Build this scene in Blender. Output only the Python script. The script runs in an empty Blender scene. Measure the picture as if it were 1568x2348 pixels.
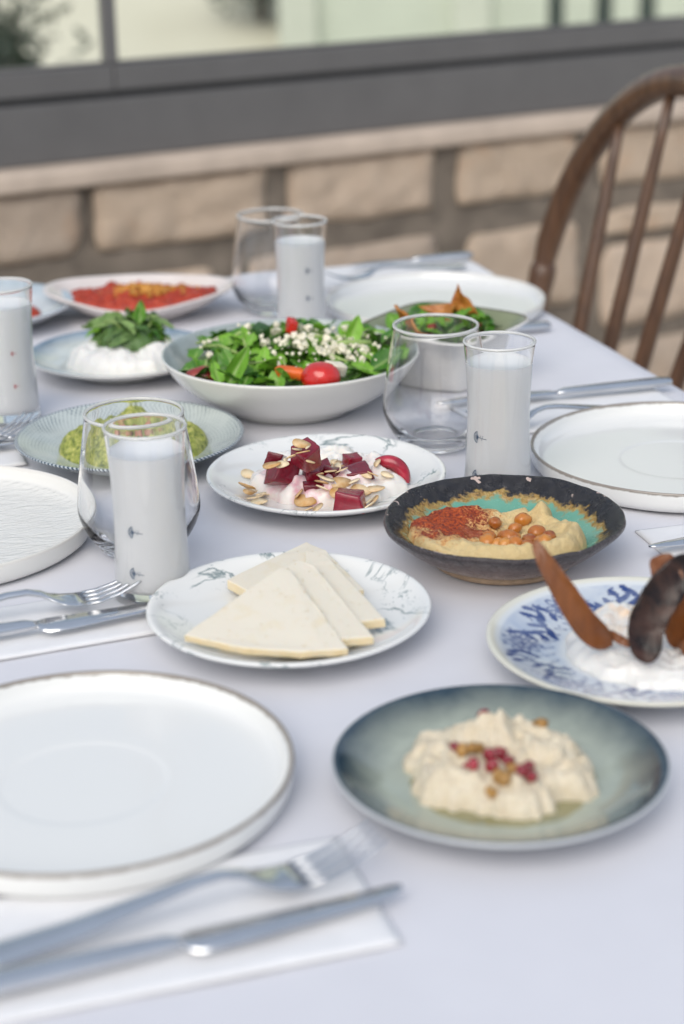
import bpy, bmesh, math, random
import numpy as np
from mathutils import Vector, Matrix, Euler, noise

random.seed(7)
R = math.radians
sc = bpy.context.scene
col = sc.collection

# ------------------------------------------------------------------ camera, sky, sun, exposure
cam_d = bpy.data.cameras.new('camera')
cam_d.sensor_fit = 'VERTICAL'
cam_d.sensor_height = 36.0
cam_d.sensor_width = 24.0
cam_d.lens = 36.0 * 4200 / 2347
cam_d.clip_start = 0.02
cam_d.clip_end = 3000
cam_d.dof.use_dof = True
cam_d.dof.focus_distance = 1.49
cam_d.dof.aperture_fstop = 3.9
cam_d.dof.aperture_blades = 9
cam = bpy.data.objects.new('camera', cam_d)
col.objects.link(cam)
cam.matrix_world = Matrix.Translation((0, 0, 1.292)) @ Euler((R(90 - 20.5), 0, 0)).to_matrix().to_4x4() @ Matrix.Rotation(R(-1.0), 4, 'Z')
sc.camera = cam

SUN_EL, SUN_AZ = 42.0, -163.0          # azimuth from +Y towards +X: soft light from behind the camera, to one side
world = bpy.data.worlds.new('World')
sc.world = world
world.use_nodes = True
wn = world.node_tree.nodes
wl = world.node_tree.links
bg = wn['Background']
sky = wn.new('ShaderNodeTexSky')
sky.sky_type = 'NISHITA'
sky.sun_disc = False
sky.sun_elevation = R(SUN_EL)
sky.sun_rotation = R(SUN_AZ)
sky.air_density = 1.0
sky.dust_density = 4.0
sky.ozone_density = 1.0
cloud = wn.new('ShaderNodeMix')                 # a thin even overcast whitens the sky
cloud.data_type = 'RGBA'
cloud.inputs[0].default_value = 0.55
cloud.inputs[7].default_value = (7.2, 8.2, 9.8, 1)
wl.new(sky.outputs[0], cloud.inputs[6])
wl.new(cloud.outputs[2], bg.inputs[0])
bg.inputs[1].default_value = 0.082
sun_d = bpy.data.lights.new('sun', 'SUN')
sun_d.energy = 1.5
sun_d.angle = R(50)
sun_d.color = (1.0, 0.955, 0.88)
sun = bpy.data.objects.new('sun', sun_d)
col.objects.link(sun)
sdir = Vector((math.sin(R(SUN_AZ)) * math.cos(R(SUN_EL)), math.cos(R(SUN_AZ)) * math.cos(R(SUN_EL)), math.sin(R(SUN_EL))))
sun.rotation_euler = sdir.to_track_quat('Z', 'Y').to_euler()
sun.location = (-4, 4, 8)

sc.view_settings.view_transform = 'Standard'
sc.view_settings.look = 'None'
sc.view_settings.gamma = 1.0
sc.view_settings.exposure = 0.32
sc.view_settings.use_curve_mapping = False
sc.render.engine = 'CYCLES'
cy = sc.cycles
cy.use_denoising = True
cy.denoiser = 'OPENIMAGEDENOISE'
cy.max_bounces = 14
cy.transmission_bounces = 14
cy.transparent_max_bounces = 12
cy.glossy_bounces = 6
cy.diffuse_bounces = 4
cy.caustics_reflective = True
cy.caustics_refractive = True
cy.blur_glossy = 0.6
cy.sample_clamp_indirect = 6.0

# ------------------------------------------------------------------ helpers: materials
class NT:
    def __init__(s, name):
        s.m = bpy.data.materials.new(name)
        s.m.use_nodes = True
        s.t = s.m.node_tree
        s.b = s.t.nodes['Principled BSDF']
        tc = s.t.nodes.new('ShaderNodeTexCoord')
        s.obj = tc.outputs['Object']
    def n(s, typ, **kw):
        nd = s.t.nodes.new(typ)
        for k, v in kw.items():
            setattr(nd, k, v)
        return nd
    def set(s, sock, v):
        if hasattr(v, 'is_output') or isinstance(v, bpy.types.NodeSocket):
            s.t.links.new(v, sock)
        elif isinstance(v, (tuple, list)) and len(v) == 3 and sock.type == 'RGBA':
            sock.default_value = (*v, 1)
        else:
            sock.default_value = v
    def noise(s, scale, detail=3, rough=0.55, dist=0.0, vec=None):
        nd = s.n('ShaderNodeTexNoise')
        s.set(nd.inputs['Vector'], vec if vec is not None else s.obj)
        nd.inputs['Scale'].default_value = scale
        nd.inputs['Detail'].default_value = detail
        nd.inputs['Roughness'].default_value = rough
        nd.inputs['Distortion'].default_value = dist
        return nd.outputs['Fac']
    def math(s, op, a, b=0.0, c=0.0, clamp=False):
        nd = s.n('ShaderNodeMath', operation=op)
        nd.use_clamp = clamp
        s.set(nd.inputs[0], a); s.set(nd.inputs[1], b); s.set(nd.inputs[2], c)
        return nd.outputs[0]
    def ramp(s, f, *stops):
        nd = s.n('ShaderNodeValToRGB')
        s.set(nd.inputs[0], f)
        e = nd.color_ramp.elements
        while len(e) < len(stops): e.new(0.5)
        for el, (p, c) in zip(e, stops):
            el.position = p
            el.color = (*c, 1) if isinstance(c, (tuple, list)) else (c, c, c, 1)
        return nd.outputs['Color']
    def mix(s, f, a, b):
        nd = s.n('ShaderNodeMix', data_type='RGBA')
        s.set(nd.inputs[0], f); s.set(nd.inputs[6], a); s.set(nd.inputs[7], b)
        return nd.outputs[2]
    def xyz(s):
        nd = s.n('ShaderNodeSeparateXYZ')
        s.set(nd.inputs[0], s.obj)
        return nd.outputs
    def radius(s):
        o = s.xyz()
        return s.math('SQRT', s.math('ADD', s.math('MULTIPLY', o[0], o[0]), s.math('MULTIPLY', o[1], o[1])))
    def mapped(s, x, y, z):
        nd = s.n('ShaderNodeMapping')
        s.set(nd.inputs['Vector'], s.obj)
        nd.inputs['Scale'].default_value = (x, y, z)
        return nd.outputs[0]
    def attr(s, name):
        nd = s.n('ShaderNodeAttribute', attribute_name=name)
        return nd.outputs['Fac']
    def rnd(s):
        return s.n('ShaderNodeObjectInfo').outputs['Random']
    def color(s, c): s.set(s.b.inputs['Base Color'], c); return s
    def rough(s, r): s.set(s.b.inputs['Roughness'], r); return s
    def p(s, **kw):
        for k, v in kw.items():
            s.set(s.b.inputs[k.replace('_', ' ')], v)
        return s
    def bump(s, h, strength=0.3, dist=0.001):
        nd = s.n('ShaderNodeBump')
        nd.inputs['Strength'].default_value = strength
        nd.inputs['Distance'].default_value = dist
        s.set(nd.inputs['Height'], h)
        s.t.links.new(nd.outputs[0], s.b.inputs['Normal'])
        return s
    def sss(s, w, rad=(1, .7, .5), scale=0.004):
        s.b.inputs['Subsurface Weight'].default_value = w
        s.b.inputs['Subsurface Radius'].default_value = rad
        s.b.inputs['Subsurface Scale'].default_value = scale
        return s

def dark(c, k): return tuple(v * k for v in c)

def simple(name, c, rough=0.5, scale=60, amt=0.18, bump=0.0, bscale=None, bdist=0.0006, metallic=0.0, rand=0.0, sss=0.0, coat=0.0, srad=(1, .7, .5)):
    t = NT(name)
    f = t.noise(scale, 4)
    cc = t.ramp(f, (0.3, dark(c, 1 - amt)), (0.7, tuple(min(1, v * (1 + amt)) for v in c)))
    if rand:
        k = t.ramp(t.rnd(), (0.0, (1 - rand,) * 3), (1.0, (1, 1, 1)))
        nd = t.n('ShaderNodeMix', data_type='RGBA', blend_type='MULTIPLY')
        nd.inputs[0].default_value = 1
        t.set(nd.inputs[6], cc); t.set(nd.inputs[7], k)
        cc = nd.outputs[2]
    t.color(cc).rough(rough)
    t.b.inputs['Metallic'].default_value = metallic
    t.b.inputs['Coat Weight'].default_value = coat
    t.b.inputs['Coat Roughness'].default_value = 0.08
    if bump: t.bump(t.noise(bscale or scale * 4, 4), bump, bdist)
    if sss: t.sss(sss, srad)
    return t.m

# ------------------------------------------------------------------ helpers: geometry
def link_mesh(name, verts, faces, mat, parent=None, smooth=True, loc=None):
    me = bpy.data.meshes.new(name)
    me.from_pydata([tuple(v) for v in verts], [], faces)
    me.update()
    if smooth: me.polygons.foreach_set('use_smooth', [True] * len(me.polygons))
    if mat: me.materials.append(mat)
    o = bpy.data.objects.new(name, me)
    col.objects.link(o)
    if parent: o.parent = parent
    if loc is not None: o.location = loc
    return o

def tag(o, label=None, cat=None, group=None, kind=None):
    if label: o['label'] = label
    if cat: o['category'] = cat
    if group: o['group'] = group
    if kind: o['kind'] = kind
    return o

def thing(name, label, cat, loc=(0, 0, 0), rotz=0.0, group=None):
    o = bpy.data.objects.new(name, None)
    o.empty_display_size = 0.02
    col.objects.link(o)
    o.location = loc
    o.rotation_euler = (0, 0, rotz)
    return tag(o, label, cat, group)

def inst(src, parent=None, loc=None, rot=None, scale=None):
    o = src.copy()
    col.objects.link(o)
    if parent is not None: o.parent = parent
    if loc is not None: o.location = loc
    if rot is not None: o.rotation_euler = rot
    if scale is not None: o.scale = scale if isinstance(scale, (tuple, list)) else (scale,) * 3
    return o

def chaikin(pts, it=2, closed=False):
    pts = [tuple(p) for p in pts]
    for _ in range(it):
        q = [] if closed else [pts[0]]
        n = len(pts)
        for i in range(n if closed else n - 1):
            a, b = pts[i], pts[(i + 1) % n]
            q.append(tuple(.75 * x + .25 * y for x, y in zip(a, b)))
            q.append(tuple(.25 * x + .75 * y for x, y in zip(a, b)))
        if not closed: q.append(pts[-1])
        pts = q
    return pts

def lathe_vf(prof, n=96, fn=None):
    V, F, rows = [], [], []
    for r, z in prof:
        if r < 1e-6:
            rows.append([len(V)]); V.append((0, 0, z))
        else:
            rows.append(list(range(len(V), len(V) + n)))
            for k in range(n):
                a = 2 * math.pi * k / n
                V.append((r * math.cos(a), r * math.sin(a), z))
    for A, B in zip(rows, rows[1:]):
        for k in range(n):
            k2 = (k + 1) % n
            if len(A) == 1 and len(B) == 1: continue
            if len(A) == 1: F.append((A[0], B[k2], B[k]))
            elif len(B) == 1: F.append((A[k], A[k2], B[0]))
            else: F.append((A[k], A[k2], B[k2], B[k]))
    if fn: V = [fn(*v) for v in V]
    return V, F

def lathe(name, prof, mat, parent=None, n=96, fn=None, loc=None, it=2):
    V, F = lathe_vf(chaikin(prof, it) if it else prof, n, fn)
    return link_mesh(name, V, F, mat, parent, loc=loc)

def tube_vf(path, rad, n=10, cap=True, flat=1.0):
    P = [Vector(p) for p in path]
    V, F = [], []
    up = Vector((0, 0, 1))
    prev = None
    for i, p in enumerate(P):
        t = (P[min(i + 1, len(P) - 1)] - P[max(i - 1, 0)]).normalized()
        if prev is None:
            a = t.cross(up)
            if a.length < 1e-3: a = t.cross(Vector((1, 0, 0)))
        else:
            a = prev - t * prev.dot(t)
        a.normalize(); prev = a
        b = t.cross(a)
        r = rad[i] if isinstance(rad, (list, tuple)) else rad
        for k in range(n):
            w = 2 * math.pi * k / n
            V.append(p + a * (r * math.cos(w)) + b * (r * flat * math.sin(w)))
    for i in range(len(P) - 1):
        for k in range(n):
            k2 = (k + 1) % n
            F.append((i * n + k, i * n + k2, (i + 1) * n + k2, (i + 1) * n + k))
    if cap:
        F.append(tuple(range(n - 1, -1, -1)))
        F.append(tuple(range((len(P) - 1) * n, len(P) * n)))
    return V, F

def tube(name, path, rad, mat, parent=None, n=10, flat=1.0, loc=None):
    V, F = tube_vf(path, rad, n, True, flat)
    return link_mesh(name, V, F, mat, parent, loc=loc)

def box_bm(bm, x0, x1, y0, y1, z0, z1):
    vs = [bm.verts.new(p) for p in ((x0, y0, z0), (x1, y0, z0), (x1, y1, z0), (x0, y1, z0), (x0, y0, z1), (x1, y0, z1), (x1, y1, z1), (x0, y1, z1))]
    for f in ((3, 2, 1, 0), (4, 5, 6, 7), (0, 1, 5, 4), (1, 2, 6, 5), (2, 3, 7, 6), (3, 0, 4, 7)):
        bm.faces.new([vs[i] for i in f])

def box(name, x0, x1, y0, y1, z0, z1, mat, parent=None, bevel=0.0, seg=2, loc=None):
    bm = bmesh.new()
    box_bm(bm, x0, x1, y0, y1, z0, z1)
    if bevel:
        bmesh.ops.bevel(bm, geom=bm.edges[:], offset=bevel, segments=seg, affect='EDGES', profile=0.5)
    me = bpy.data.meshes.new(name)
    bm.to_mesh(me); bm.free()
    me.materials.append(mat)
    o = bpy.data.objects.new(name, me)
    col.objects.link(o)
    if parent: o.parent = parent
    if loc is not None: o.location = loc
    return o

def fnoise(x, y, z=0.0, oct=3):
    return noise.fractal(Vector((x, y, z)), 0.9, 2.1, oct)

def blob(name, rx, ry, rz, mat, parent=None, sub=3, amp=0.12, freq=1.6, seed=0, loc=None):
    bm = bmesh.new()
    bmesh.ops.create_icosphere(bm, subdivisions=sub, radius=1.0)
    for v in bm.verts:
        p = v.co.copy()
        k = 1 + amp * fnoise(p.x * freq + seed * 7.3, p.y * freq, p.z * freq)
        v.co = Vector((p.x * rx * k, p.y * ry * k, p.z * rz * k))
    me = bpy.data.meshes.new(name)
    bm.to_mesh(me); bm.free()
    me.polygons.foreach_set('use_smooth', [True] * len(me.polygons))
    me.materials.append(mat)
    o = bpy.data.objects.new(name, me)
    col.objects.link(o)
    if parent: o.parent = parent
    if loc is not None: o.location = loc
    return o

def mound(name, mat, Rf, hf, surf, loc, off=(0, 0), nr=36, nt=120, parent=None, attr=None):
    """A heap of food on a plate: polar grid about loc+off; surf(r) is the plate's own surface about loc."""
    V, F = [], []
    def zz(x, y, s, th):
        X, Y = x + off[0], y + off[1]
        return surf(math.hypot(X, Y)) + hf(s, th, X, Y) - 0.0006
    V.append((off[0], off[1], zz(0, 0, 0, 0)))
    for i in range(1, nr + 1):
        s = i / nr
        for k in range(nt):
            th = 2 * math.pi * k / nt
            r = Rf(th) * s
            x, y = r * math.cos(th), r * math.sin(th)
            V.append((x + off[0], y + off[1], zz(x, y, s, th)))
    for k in range(nt):
        F.append((0, 1 + k, 1 + (k + 1) % nt))
    for i in range(nr - 1):
        a, b = 1 + i * nt, 1 + (i + 1) * nt
        for k in range(nt):
            k2 = (k + 1) % nt
            F.append((a + k, b + k, b + k2, a + k2))
    o = link_mesh(name, V, F, mat, parent, loc=loc)
    if attr:
        for an, fn in attr.items():
            at = o.data.attributes.new(an, 'FLOAT', 'POINT')
            at.data.foreach_set('value', [fn(v[0], v[1]) for v in V])
    return o

def interp(pts):
    xs = [p[0] for p in pts]; ys = [p[1] for p in pts]
    return lambda r: float(np.interp(r, xs, ys))

def smooth01(e0, e1, x):
    t = max(0.0, min(1.0, (x - e0) / (e1 - e0)))
    return t * t * (3 - 2 * t)

def edge_fall(s, w=0.25):
    """1 in the middle of a heap, rounding down to 0 at its outline."""
    t = max(0.0, min(1.0, (1 - s) / w))
    return math.sqrt(max(0.0, 1 - (1 - t) ** 2))

TH = R(17.5)                                   # the table's turn about the vertical
T = 0.752                                      # upper face of the cloth
CU, SU = math.cos(TH), math.sin(TH)
def uv(u, v, z=0.0): return (u * CU - v * SU, u * SU + v * CU, z)

# ------------------------------------------------------------------ materials
M = {}
M['cloth'] = (lambda t: t.color(t.ramp(t.noise(9, 3), (0.3, (.655, .655, .695)), (0.7, (.70, .70, .74)))).rough(0.85).bump(t.noise(900, 2), 0.12, 0.0004).m)(NT('white_cloth'))
M['paper'] = simple('napkin_paper', (.78, .78, .79), .8, 40, .03, .1, 700)
M['steel'] = simple('cutlery_steel', (.66, .67, .69), .12, 30, .05, metallic=1.0)
M['frame'] = simple('grey_aluminium', (.125, .123, .123), .5, 12, .06)
M['frame_dark'] = simple('rubber_seal', (.045, .045, .047), .6, 12, .06)
M['mortar'] = simple('mortar', (.185, .155, .125), .95, 14, .35, .8, 90, .004)
M['sill'] = simple('sill_stone', (.52, .43, .355), .9, 12, .12, .6, 80, .003)
def stone_mat():
    t = NT('rough_stone')
    c = t.mix(t.noise(16, 5, .65), (.49, .385, .30), (.75, .625, .505))
    c = t.mix(t.ramp(t.noise(8, 3, .6, .6), (.58, 0.0), (.72, .45)), c, (.62, .40, .25))
    c = t.mix(t.ramp(t.noise(11, 4, .7, .4, t.mapped(1, 1, 1.6)), (.60, 0.0), (.75, .5)), c, (.25, .20, .18))
    k = t.ramp(t.rnd(), (0, (.80, .80, .81)), (.5, (1.0, .97, .92)), (1, (1.08, 1.06, 1.04)))
    nd = t.n('ShaderNodeMix', data_type='RGBA', blend_type='MULTIPLY'); nd.inputs[0].default_value = 1
    t.set(nd.inputs[6], c); t.set(nd.inputs[7], k)
    t.color(nd.outputs[2]).rough(.92).bump(t.noise(80, 6, .75), 1.0, .008)
    return t.m
M['stone'] = stone_mat()
def wood_mat():
    t = NT('brown_wood')
    f = t.noise(1.0, 5, .6, .8, t.mapped(90, 90, 9))
    t.color(t.ramp(f, (.3, (.058, .028, .014)), (.7, (.145, .070, .034)))).rough(.38).bump(f, .15, .0006)
    t.b.inputs['Coat Weight'].default_value = .3
    return t.m
M['wood'] = wood_mat()
M['floor'] = simple('floor_tiles', (.52, .48, .42), .7, 5, .15)
M['tabletop'] = simple('table_wood', (.2, .12, .07), .5, 14, .2)
M['sand'] = (lambda t: t.color(t.mix(t.ramp(t.noise(.55, 4, .6, .5), (.35, 0.0), (.7, 1.0)), (.78, .73, .60), (.68, .63, .50))).rough(.95).m)(NT('dry_ground'))
M['render'] = simple('pale_render', (.60, .64, .54), .9, 1.3, .1)
M['render_cream'] = simple('cream_render', (.62, .645, .55), .9, .9, .1)
M['dark_pane'] = simple('dark_pane', (.05, .075, .07), .15, 4, .1)
M['shrub'] = simple('shrub_leaf', (.05, .085, .055), .6, 20, .3, rand=.5)
M['bark'] = simple('shrub_bark', (.08, .06, .045), .9, 30, .3)
def glass_mat(name, tint=(1, 1, 1), ior=1.5):
    t = NT(name)
    t.color(t.ramp(t.noise(3, 1), (0, tint), (1, tint))).rough(0.0)
    t.b.inputs['Transmission Weight'].default_value = 1.0
    t.b.inputs['IOR'].default_value = ior
    return t.m
M['glass'] = glass_mat('clear_glass', (1, 1, 1), 1.48)
def pane_mat():
    t = NT('window_glass')
    tr = t.n('ShaderNodeBsdfTransparent'); tr.inputs[0].default_value = (.93, .95, .94, 1)
    gl = t.n('ShaderNodeBsdfGlossy'); gl.inputs['Roughness'].default_value = .02
    fr = t.n('ShaderNodeFresnel'); fr.inputs[0].default_value = 1.35
    mx = t.n('ShaderNodeMixShader')
    t.t.links.new(fr.outputs[0], mx.inputs[0]); t.t.links.new(tr.outputs[0], mx.inputs[1]); t.t.links.new(gl.outputs[0], mx.inputs[2])
    t.t.links.new(mx.outputs[0], t.t.nodes['Material Output'].inputs[0])
    return t.m
M['pane'] = pane_mat()
def lip_mat():
    t = NT('painted_glint_lip')
    t.color(t.ramp(t.noise(80, 2), (.3, (.90, .90, .88)), (.7, (1, 1, .98)))).rough(.22)  # milky white puts the rim's bright catch of sky light into its colour
    t.b.inputs['Transmission Weight'].default_value = .55
    t.b.inputs['IOR'].default_value = 1.5
    return t.m
M['lip'] = lip_mat()
M['milk'] = simple('milky_drink', (.92, .935, .94), .3, 40, .01, sss=.6, srad=(1, 1, 1))
M['milk'].node_tree.nodes['Principled BSDF'].inputs['Subsurface Scale'].default_value = .012
M['print_blue'] = simple('blue_print', (.07, .11, .17), .5, 300, .3)
M['print_red'] = simple('red_print', (.45, .04, .05), .5, 300, .2)

def marble_mat():
    t = NT('marble_glaze')
    oi = t.n('ShaderNodeObjectInfo')
    av = t.n('ShaderNodeVectorMath', operation='ADD')
    t.set(av.inputs[0], t.obj); t.set(av.inputs[1], oi.outputs['Location'])
    v = av.outputs[0]
    def vein(scale, w, msc, lo, hi, d):
        a = t.math('ABSOLUTE', t.math('SUBTRACT', t.noise(scale, 5, .55, d, v), .5))
        line = t.ramp(a, (0.0, 1.0), (w, 0.0))
        return t.math('MULTIPLY', line, t.ramp(t.noise(msc, 2, .5, 0, v), (lo, 0.0), (hi, 1.0)))
    m1 = vein(11, .020, 13, .48, .54, .9)
    m2 = vein(24, .014, 14, .55, .62, .5)
    sp = t.math('MULTIPLY', t.ramp(t.noise(170, 4, .7, 1.2, v), (.56, 0.0), (.62, 1.0)), t.ramp(t.noise(19, 2, .5, 0, v), (.60, 0.0), (.68, 1.0)))
    mm = t.math('MAXIMUM', t.math('MAXIMUM', m1, t.math('MULTIPLY', m2, .6)), t.math('MULTIPLY', sp, .7))
    t.color(t.mix(t.math('MULTIPLY', mm, .85), (.80, .80, .775), (.10, .17, .18))).rough(.12)
    t.p(Coat_Weight=.3, Coat_Roughness=.06)
    return t.m
M['marble'] = marble_mat()

def dinner_mat(name, rimz, rim_c, body=(.78, .785, .77), amt=.8, hammered=False):
    t = NT(name)
    z = t.xyz()[2]
    nz = t.math('MULTIPLY', t.math('SUBTRACT', t.noise(90, 4, .7), .5), .004)
    edge = t.ramp(t.math('MULTIPLY', t.math('ADD', z, nz), 10), ((rimz - .0018) * 10, 0.0), ((rimz - .0006) * 10, 1.0))
    t.color(t.mix(t.math('MULTIPLY', edge, amt), body, rim_c)).rough(.14)
    t.p(Coat_Weight=.3, Coat_Roughness=.05)
    if hammered:
        t.bump(t.math('MULTIPLY', t.noise(1, 3, .5, .9, t.mapped(60, 170, 60)), t.ramp(t.math('MULTIPLY', t.radius(), 5), (.60, 1.0), (.615, 0.0))), .8, .003)
    return t.m
M['dinner'] = dinner_mat('cream_glaze_brown_edge', .0190, (.16, .12, .085), (.80, .80, .775))
M['dinner_plain'] = dinner_mat('cream_glaze_plain_edge', .0167, (.55, .50, .43), (.76, .765, .75), .4)
M['dinner_hammered'] = dinner_mat('cream_glaze_hammered', .0190, (.66, .62, .56), (.78, .77, .73), .4, True)

def basket_mat():
    t = NT('basket_weave_glaze')
    o = t.xyz()
    r = t.radius()
    ang = t.math('ARCTAN2', o[1], o[0])
    rr = t.math('MULTIPLY', r, 330)
    ring = t.math('FLOOR', rr)
    fr = t.math('FRACT', rr)
    ringm = t.ramp(t.math('ABSOLUTE', t.math('SUBTRACT', fr, .5)), (.12, 1.0), (.42, 0.0))
    ph = t.math('ADD', t.math('MULTIPLY', ang, 120), t.math('MULTIPLY', ring, 3.14159))
    dash = t.ramp(t.math('MULTIPLY_ADD', t.math('SINE', ph), .5, .5), (.35, 0.0), (.75, 1.0))
    stripes = t.math('MULTIPLY', dash, t.math('MULTIPLY_ADD', ringm, .6, .4))
    amount = t.math('MULTIPLY', t.ramp(t.math('MULTIPLY', r, 9), (.35, .12), (.55, .40), (.75, .8), (.90, 1.0)), t.ramp(t.noise(34, 4, .6, .6), (.36, .25), (.66, 1.0)))
    c = t.mix(t.math('MULTIPLY', stripes, amount), (.56, .61, .59), (.05, .095, .13))
    rim = t.ramp(t.math('MULTIPLY', r, 9), (.905, 0.0), (.912, 1.0))
    bead = t.ramp(t.math('MULTIPLY_ADD', t.math('SINE', t.math('ADD', t.math('MULTIPLY', ang, 150), t.math('MULTIPLY', o[2], 1500))), .5, .5), (.4, (.035, .065, .10)), (.7, (.55, .60, .62)))
    under = t.ramp(t.math('MULTIPLY', o[2], 20), (.33, 1.0), (.40, 0.0))
    c = t.mix(rim, c, bead)
    out = t.math('MULTIPLY', rim, under)
    t.color(t.mix(out, c, (.66, .65, .62))).rough(.16).p(Coat_Weight=.3, Coat_Roughness=.06)
    t.bump(stripes, .15, .0006)
    return t.m
M['basket'] = basket_mat()

def rimblue_mat(name, inner, rimc, Rr, body=(.70, .69, .65), z0=.02, soft=.25):
    """Reactive glaze: pale middle running into a blue rim; bare pale outside."""
    t = NT(name)
    r = t.math('DIVIDE', t.radius(), Rr)
    w = t.math('ADD', r, t.math('MULTIPLY', t.math('SUBTRACT', t.noise(30, 4, .6, .5), .5), .16))
    f = t.ramp(w, (.93 - soft, 0.0), (.97, 1.0))
    n = t.noise(45, 5, .65, .8)
    ci = t.mix(n, dark(inner, .75), tuple(min(1, v * 1.2) for v in inner))
    c = t.mix(f, ci, t.mix(t.noise(60, 3), dark(rimc, .75), tuple(min(1, v * 1.3) for v in rimc)))
    g = t.n('ShaderNodeNewGeometry')
    at = t.attr('outside')
    t.color(t.mix(at, c, body)).rough(.14).p(Coat_Weight=.4, Coat_Roughness=.05)
    return t.m
M['labneh_glaze'] = rimblue_mat('pale_blue_glaze', (.66, .70, .67), (.17, .25, .34), .100, soft=.16)
M['salad_glaze'] = rimblue_mat('grey_green_glaze', (.43, .45, .43), (.37, .42, .42), .127, (.76, .745, .70))
M['slate_glaze'] = rimblue_mat('slate_blue_glaze', (.38, .42, .35), (.018, .040, .060), .100, (.50, .52, .53), soft=.24)
M['pink_glaze'] = simple('pale_pink_glaze', (.76, .69, .65), .2, 30, .05, coat=.3)
M['far_glaze'] = rimblue_mat('patterned_pale_glaze', (.66, .70, .72), (.36, .44, .50), .103, (.62, .64, .66))

def crackle_bowl_mat():
    t = NT('black_turquoise_glaze')
    r = t.math('DIVIDE', t.radius(), .093)
    o = t.xyz()
    w = t.math('ADD', r, t.math('MULTIPLY', t.math('SUBTRACT', t.noise(85, 3, .6, .1), .5), .26))
    tur = t.mix(t.noise(28, 4, .6, .6), (.065, .24, .18), (.20, .46, .35))
    amber = t.mix(t.noise(240, 3), (.30, .13, .02), (.42, .33, .10))
    black = t.mix(t.noise(190, 5, .75, .8), (.002, .002, .003), (.022, .021, .028))
    c = t.mix(t.ramp(w, (.775, 0.0), (.815, 1.0)), tur, amber)
    c = t.mix(t.ramp(w, (.835, 0.0), (.865, 1.0)), c, black)
    chip = t.math('MULTIPLY', t.ramp(t.noise(62, 3, .6), (.645, 0.0), (.655, 1.0)), t.ramp(r, (.90, 0.0), (.93, 1.0)))
    c = t.mix(chip, c, (.60, .47, .42))
    out = t.attr('outside')
    zo = t.math('ADD', t.math('MULTIPLY', o[2], 25), t.math('MULTIPLY', t.math('SUBTRACT', t.noise(60, 4), .5), .3))
    oc = t.ramp(zo, (.22, (.30, .205, .15)), (.5, (.14, .085, .075)), (.82, (.055, .045, .048)))
    t.color(t.mix(out, c, oc)).rough(t.ramp(t.noise(120, 4), (.3, .12), (.7, .34))).p(Coat_Weight=.2, Coat_Roughness=.1)
    t.bump(t.math('MULTIPLY', t.noise(110, 5, .75, .6), t.ramp(w, (.80, 0.0), (.88, 1.0))), 1.0, .004)
    return t.m
M['crackle'] = crackle_bowl_mat()
M['bare_clay'] = simple('bare_clay', (.42, .30, .20), .85, 120, .2, .3, 400)
def bluewhite_mat():
    t = NT('blue_flower_glaze')
    f = t.math('MULTIPLY', t.attr('motif'), t.ramp(t.noise(70, 3), (.3, .7), (.6, 1.0)))
    wash = t.math('MULTIPLY', t.attr('wash'), t.ramp(t.noise(40, 4, .6, .5), (.35, .1), (.7, .6)))
    c = t.mix(wash, (.68, .71, .72), (.20, .30, .50))
    c = t.mix(f, c, (.018, .05, .20))
    c = t.mix(t.attr('edge'), c, (.72, .69, .56))
    t.color(c).rough(.12).p(Coat_Weight=.4, Coat_Roughness=.05)
    return t.m
M['bluewhite'] = bluewhite_mat()
def green_glaze():
    t = NT('olive_glaze')
    z = t.xyz()[2]
    f = t.attr('lip')
    c = t.mix(f, t.mix(t.noise(40, 4), (.17, .20, .11), (.29, .32, .20)), (.09, .065, .045))
    t.color(t.mix(t.attr('outside'), c, (.78, .76, .73))).rough(.2)
    t.bump(t.math('MULTIPLY', t.attr('outside'), t.math('SINE', t.math('MULTIPLY', z, 1400))), .22, .001)
    return t.m
M['olive'] = green_glaze()

# food
def hummus_mat():
    t = NT('hummus_paste')
    base = t.mix(t.noise(60, 5, .65), (.60, .44, .19), (.80, .63, .34))
    n1 = t.noise(420, 4, .75, .3)
    n2 = t.noise(45, 4, .7, .6)
    pa = t.attr('paprika')
    lvl = t.math('ADD', pa, t.math('MULTIPLY', t.math('SUBTRACT', t.math('ADD', t.math('MULTIPLY', n1, .95), t.math('MULTIPLY', n2, .35)), .65), 1.5))
    c = t.mix(t.ramp(lvl, (.26, 0.0), (.42, .65)), base, (.58, .22, .04))
    c = t.mix(t.ramp(lvl, (.50, 0.0), (.62, 1.0)), c, t.mix(t.ramp(n1, (.42, 0.0), (.58, 1.0)), (.50, .085, .008), (.17, .014, .004)))
    oil = t.attr('oil')
    c = t.mix(t.math('MULTIPLY', oil, .75), c, (.28, .06, .015))
    t.color(c)
    t.rough(t.mix(oil, (.5, .5, .5), (.05, .05, .05)))
    t.bump(t.noise(210, 5, .7), .9, .0026)
    t.sss(.15)
    return t.m
M['hummus'] = hummus_mat()
def chickpea_mat():
    t = NT('roast_chickpea')
    k = t.ramp(t.rnd(), (0, (.26, .055, .006)), (.5, (.48, .15, .016)), (1, (.64, .28, .05)))
    c = t.mix(t.ramp(t.noise(160, 4, .6), (.42, 0.0), (.75, .5)), k, (.56, .29, .09))
    t.color(c).rough(.3).p(Coat_Weight=.35, Coat_Roughness=.15).bump(t.noise(300, 3), .5, .0012).sss(.15)
    return t.m
M['chickpea'] = chickpea_mat()
M['yogurt'] = (lambda t: t.color(t.mix(t.math('MULTIPLY', t.attr('stain'), t.ramp(t.noise(90, 4, .6), (.4, .1), (.65, .75))), t.mix(t.ramp(t.noise(32, 3, .5, .4), (.60, 0.0), (.72, .35)), (.84, .81, .76), (.80, .66, .42)), (.72, .22, .34))).rough(.26).bump(t.noise(110, 4, .6), .25, .0012).sss(.25).m)(NT('strained_yoghurt'))
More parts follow.
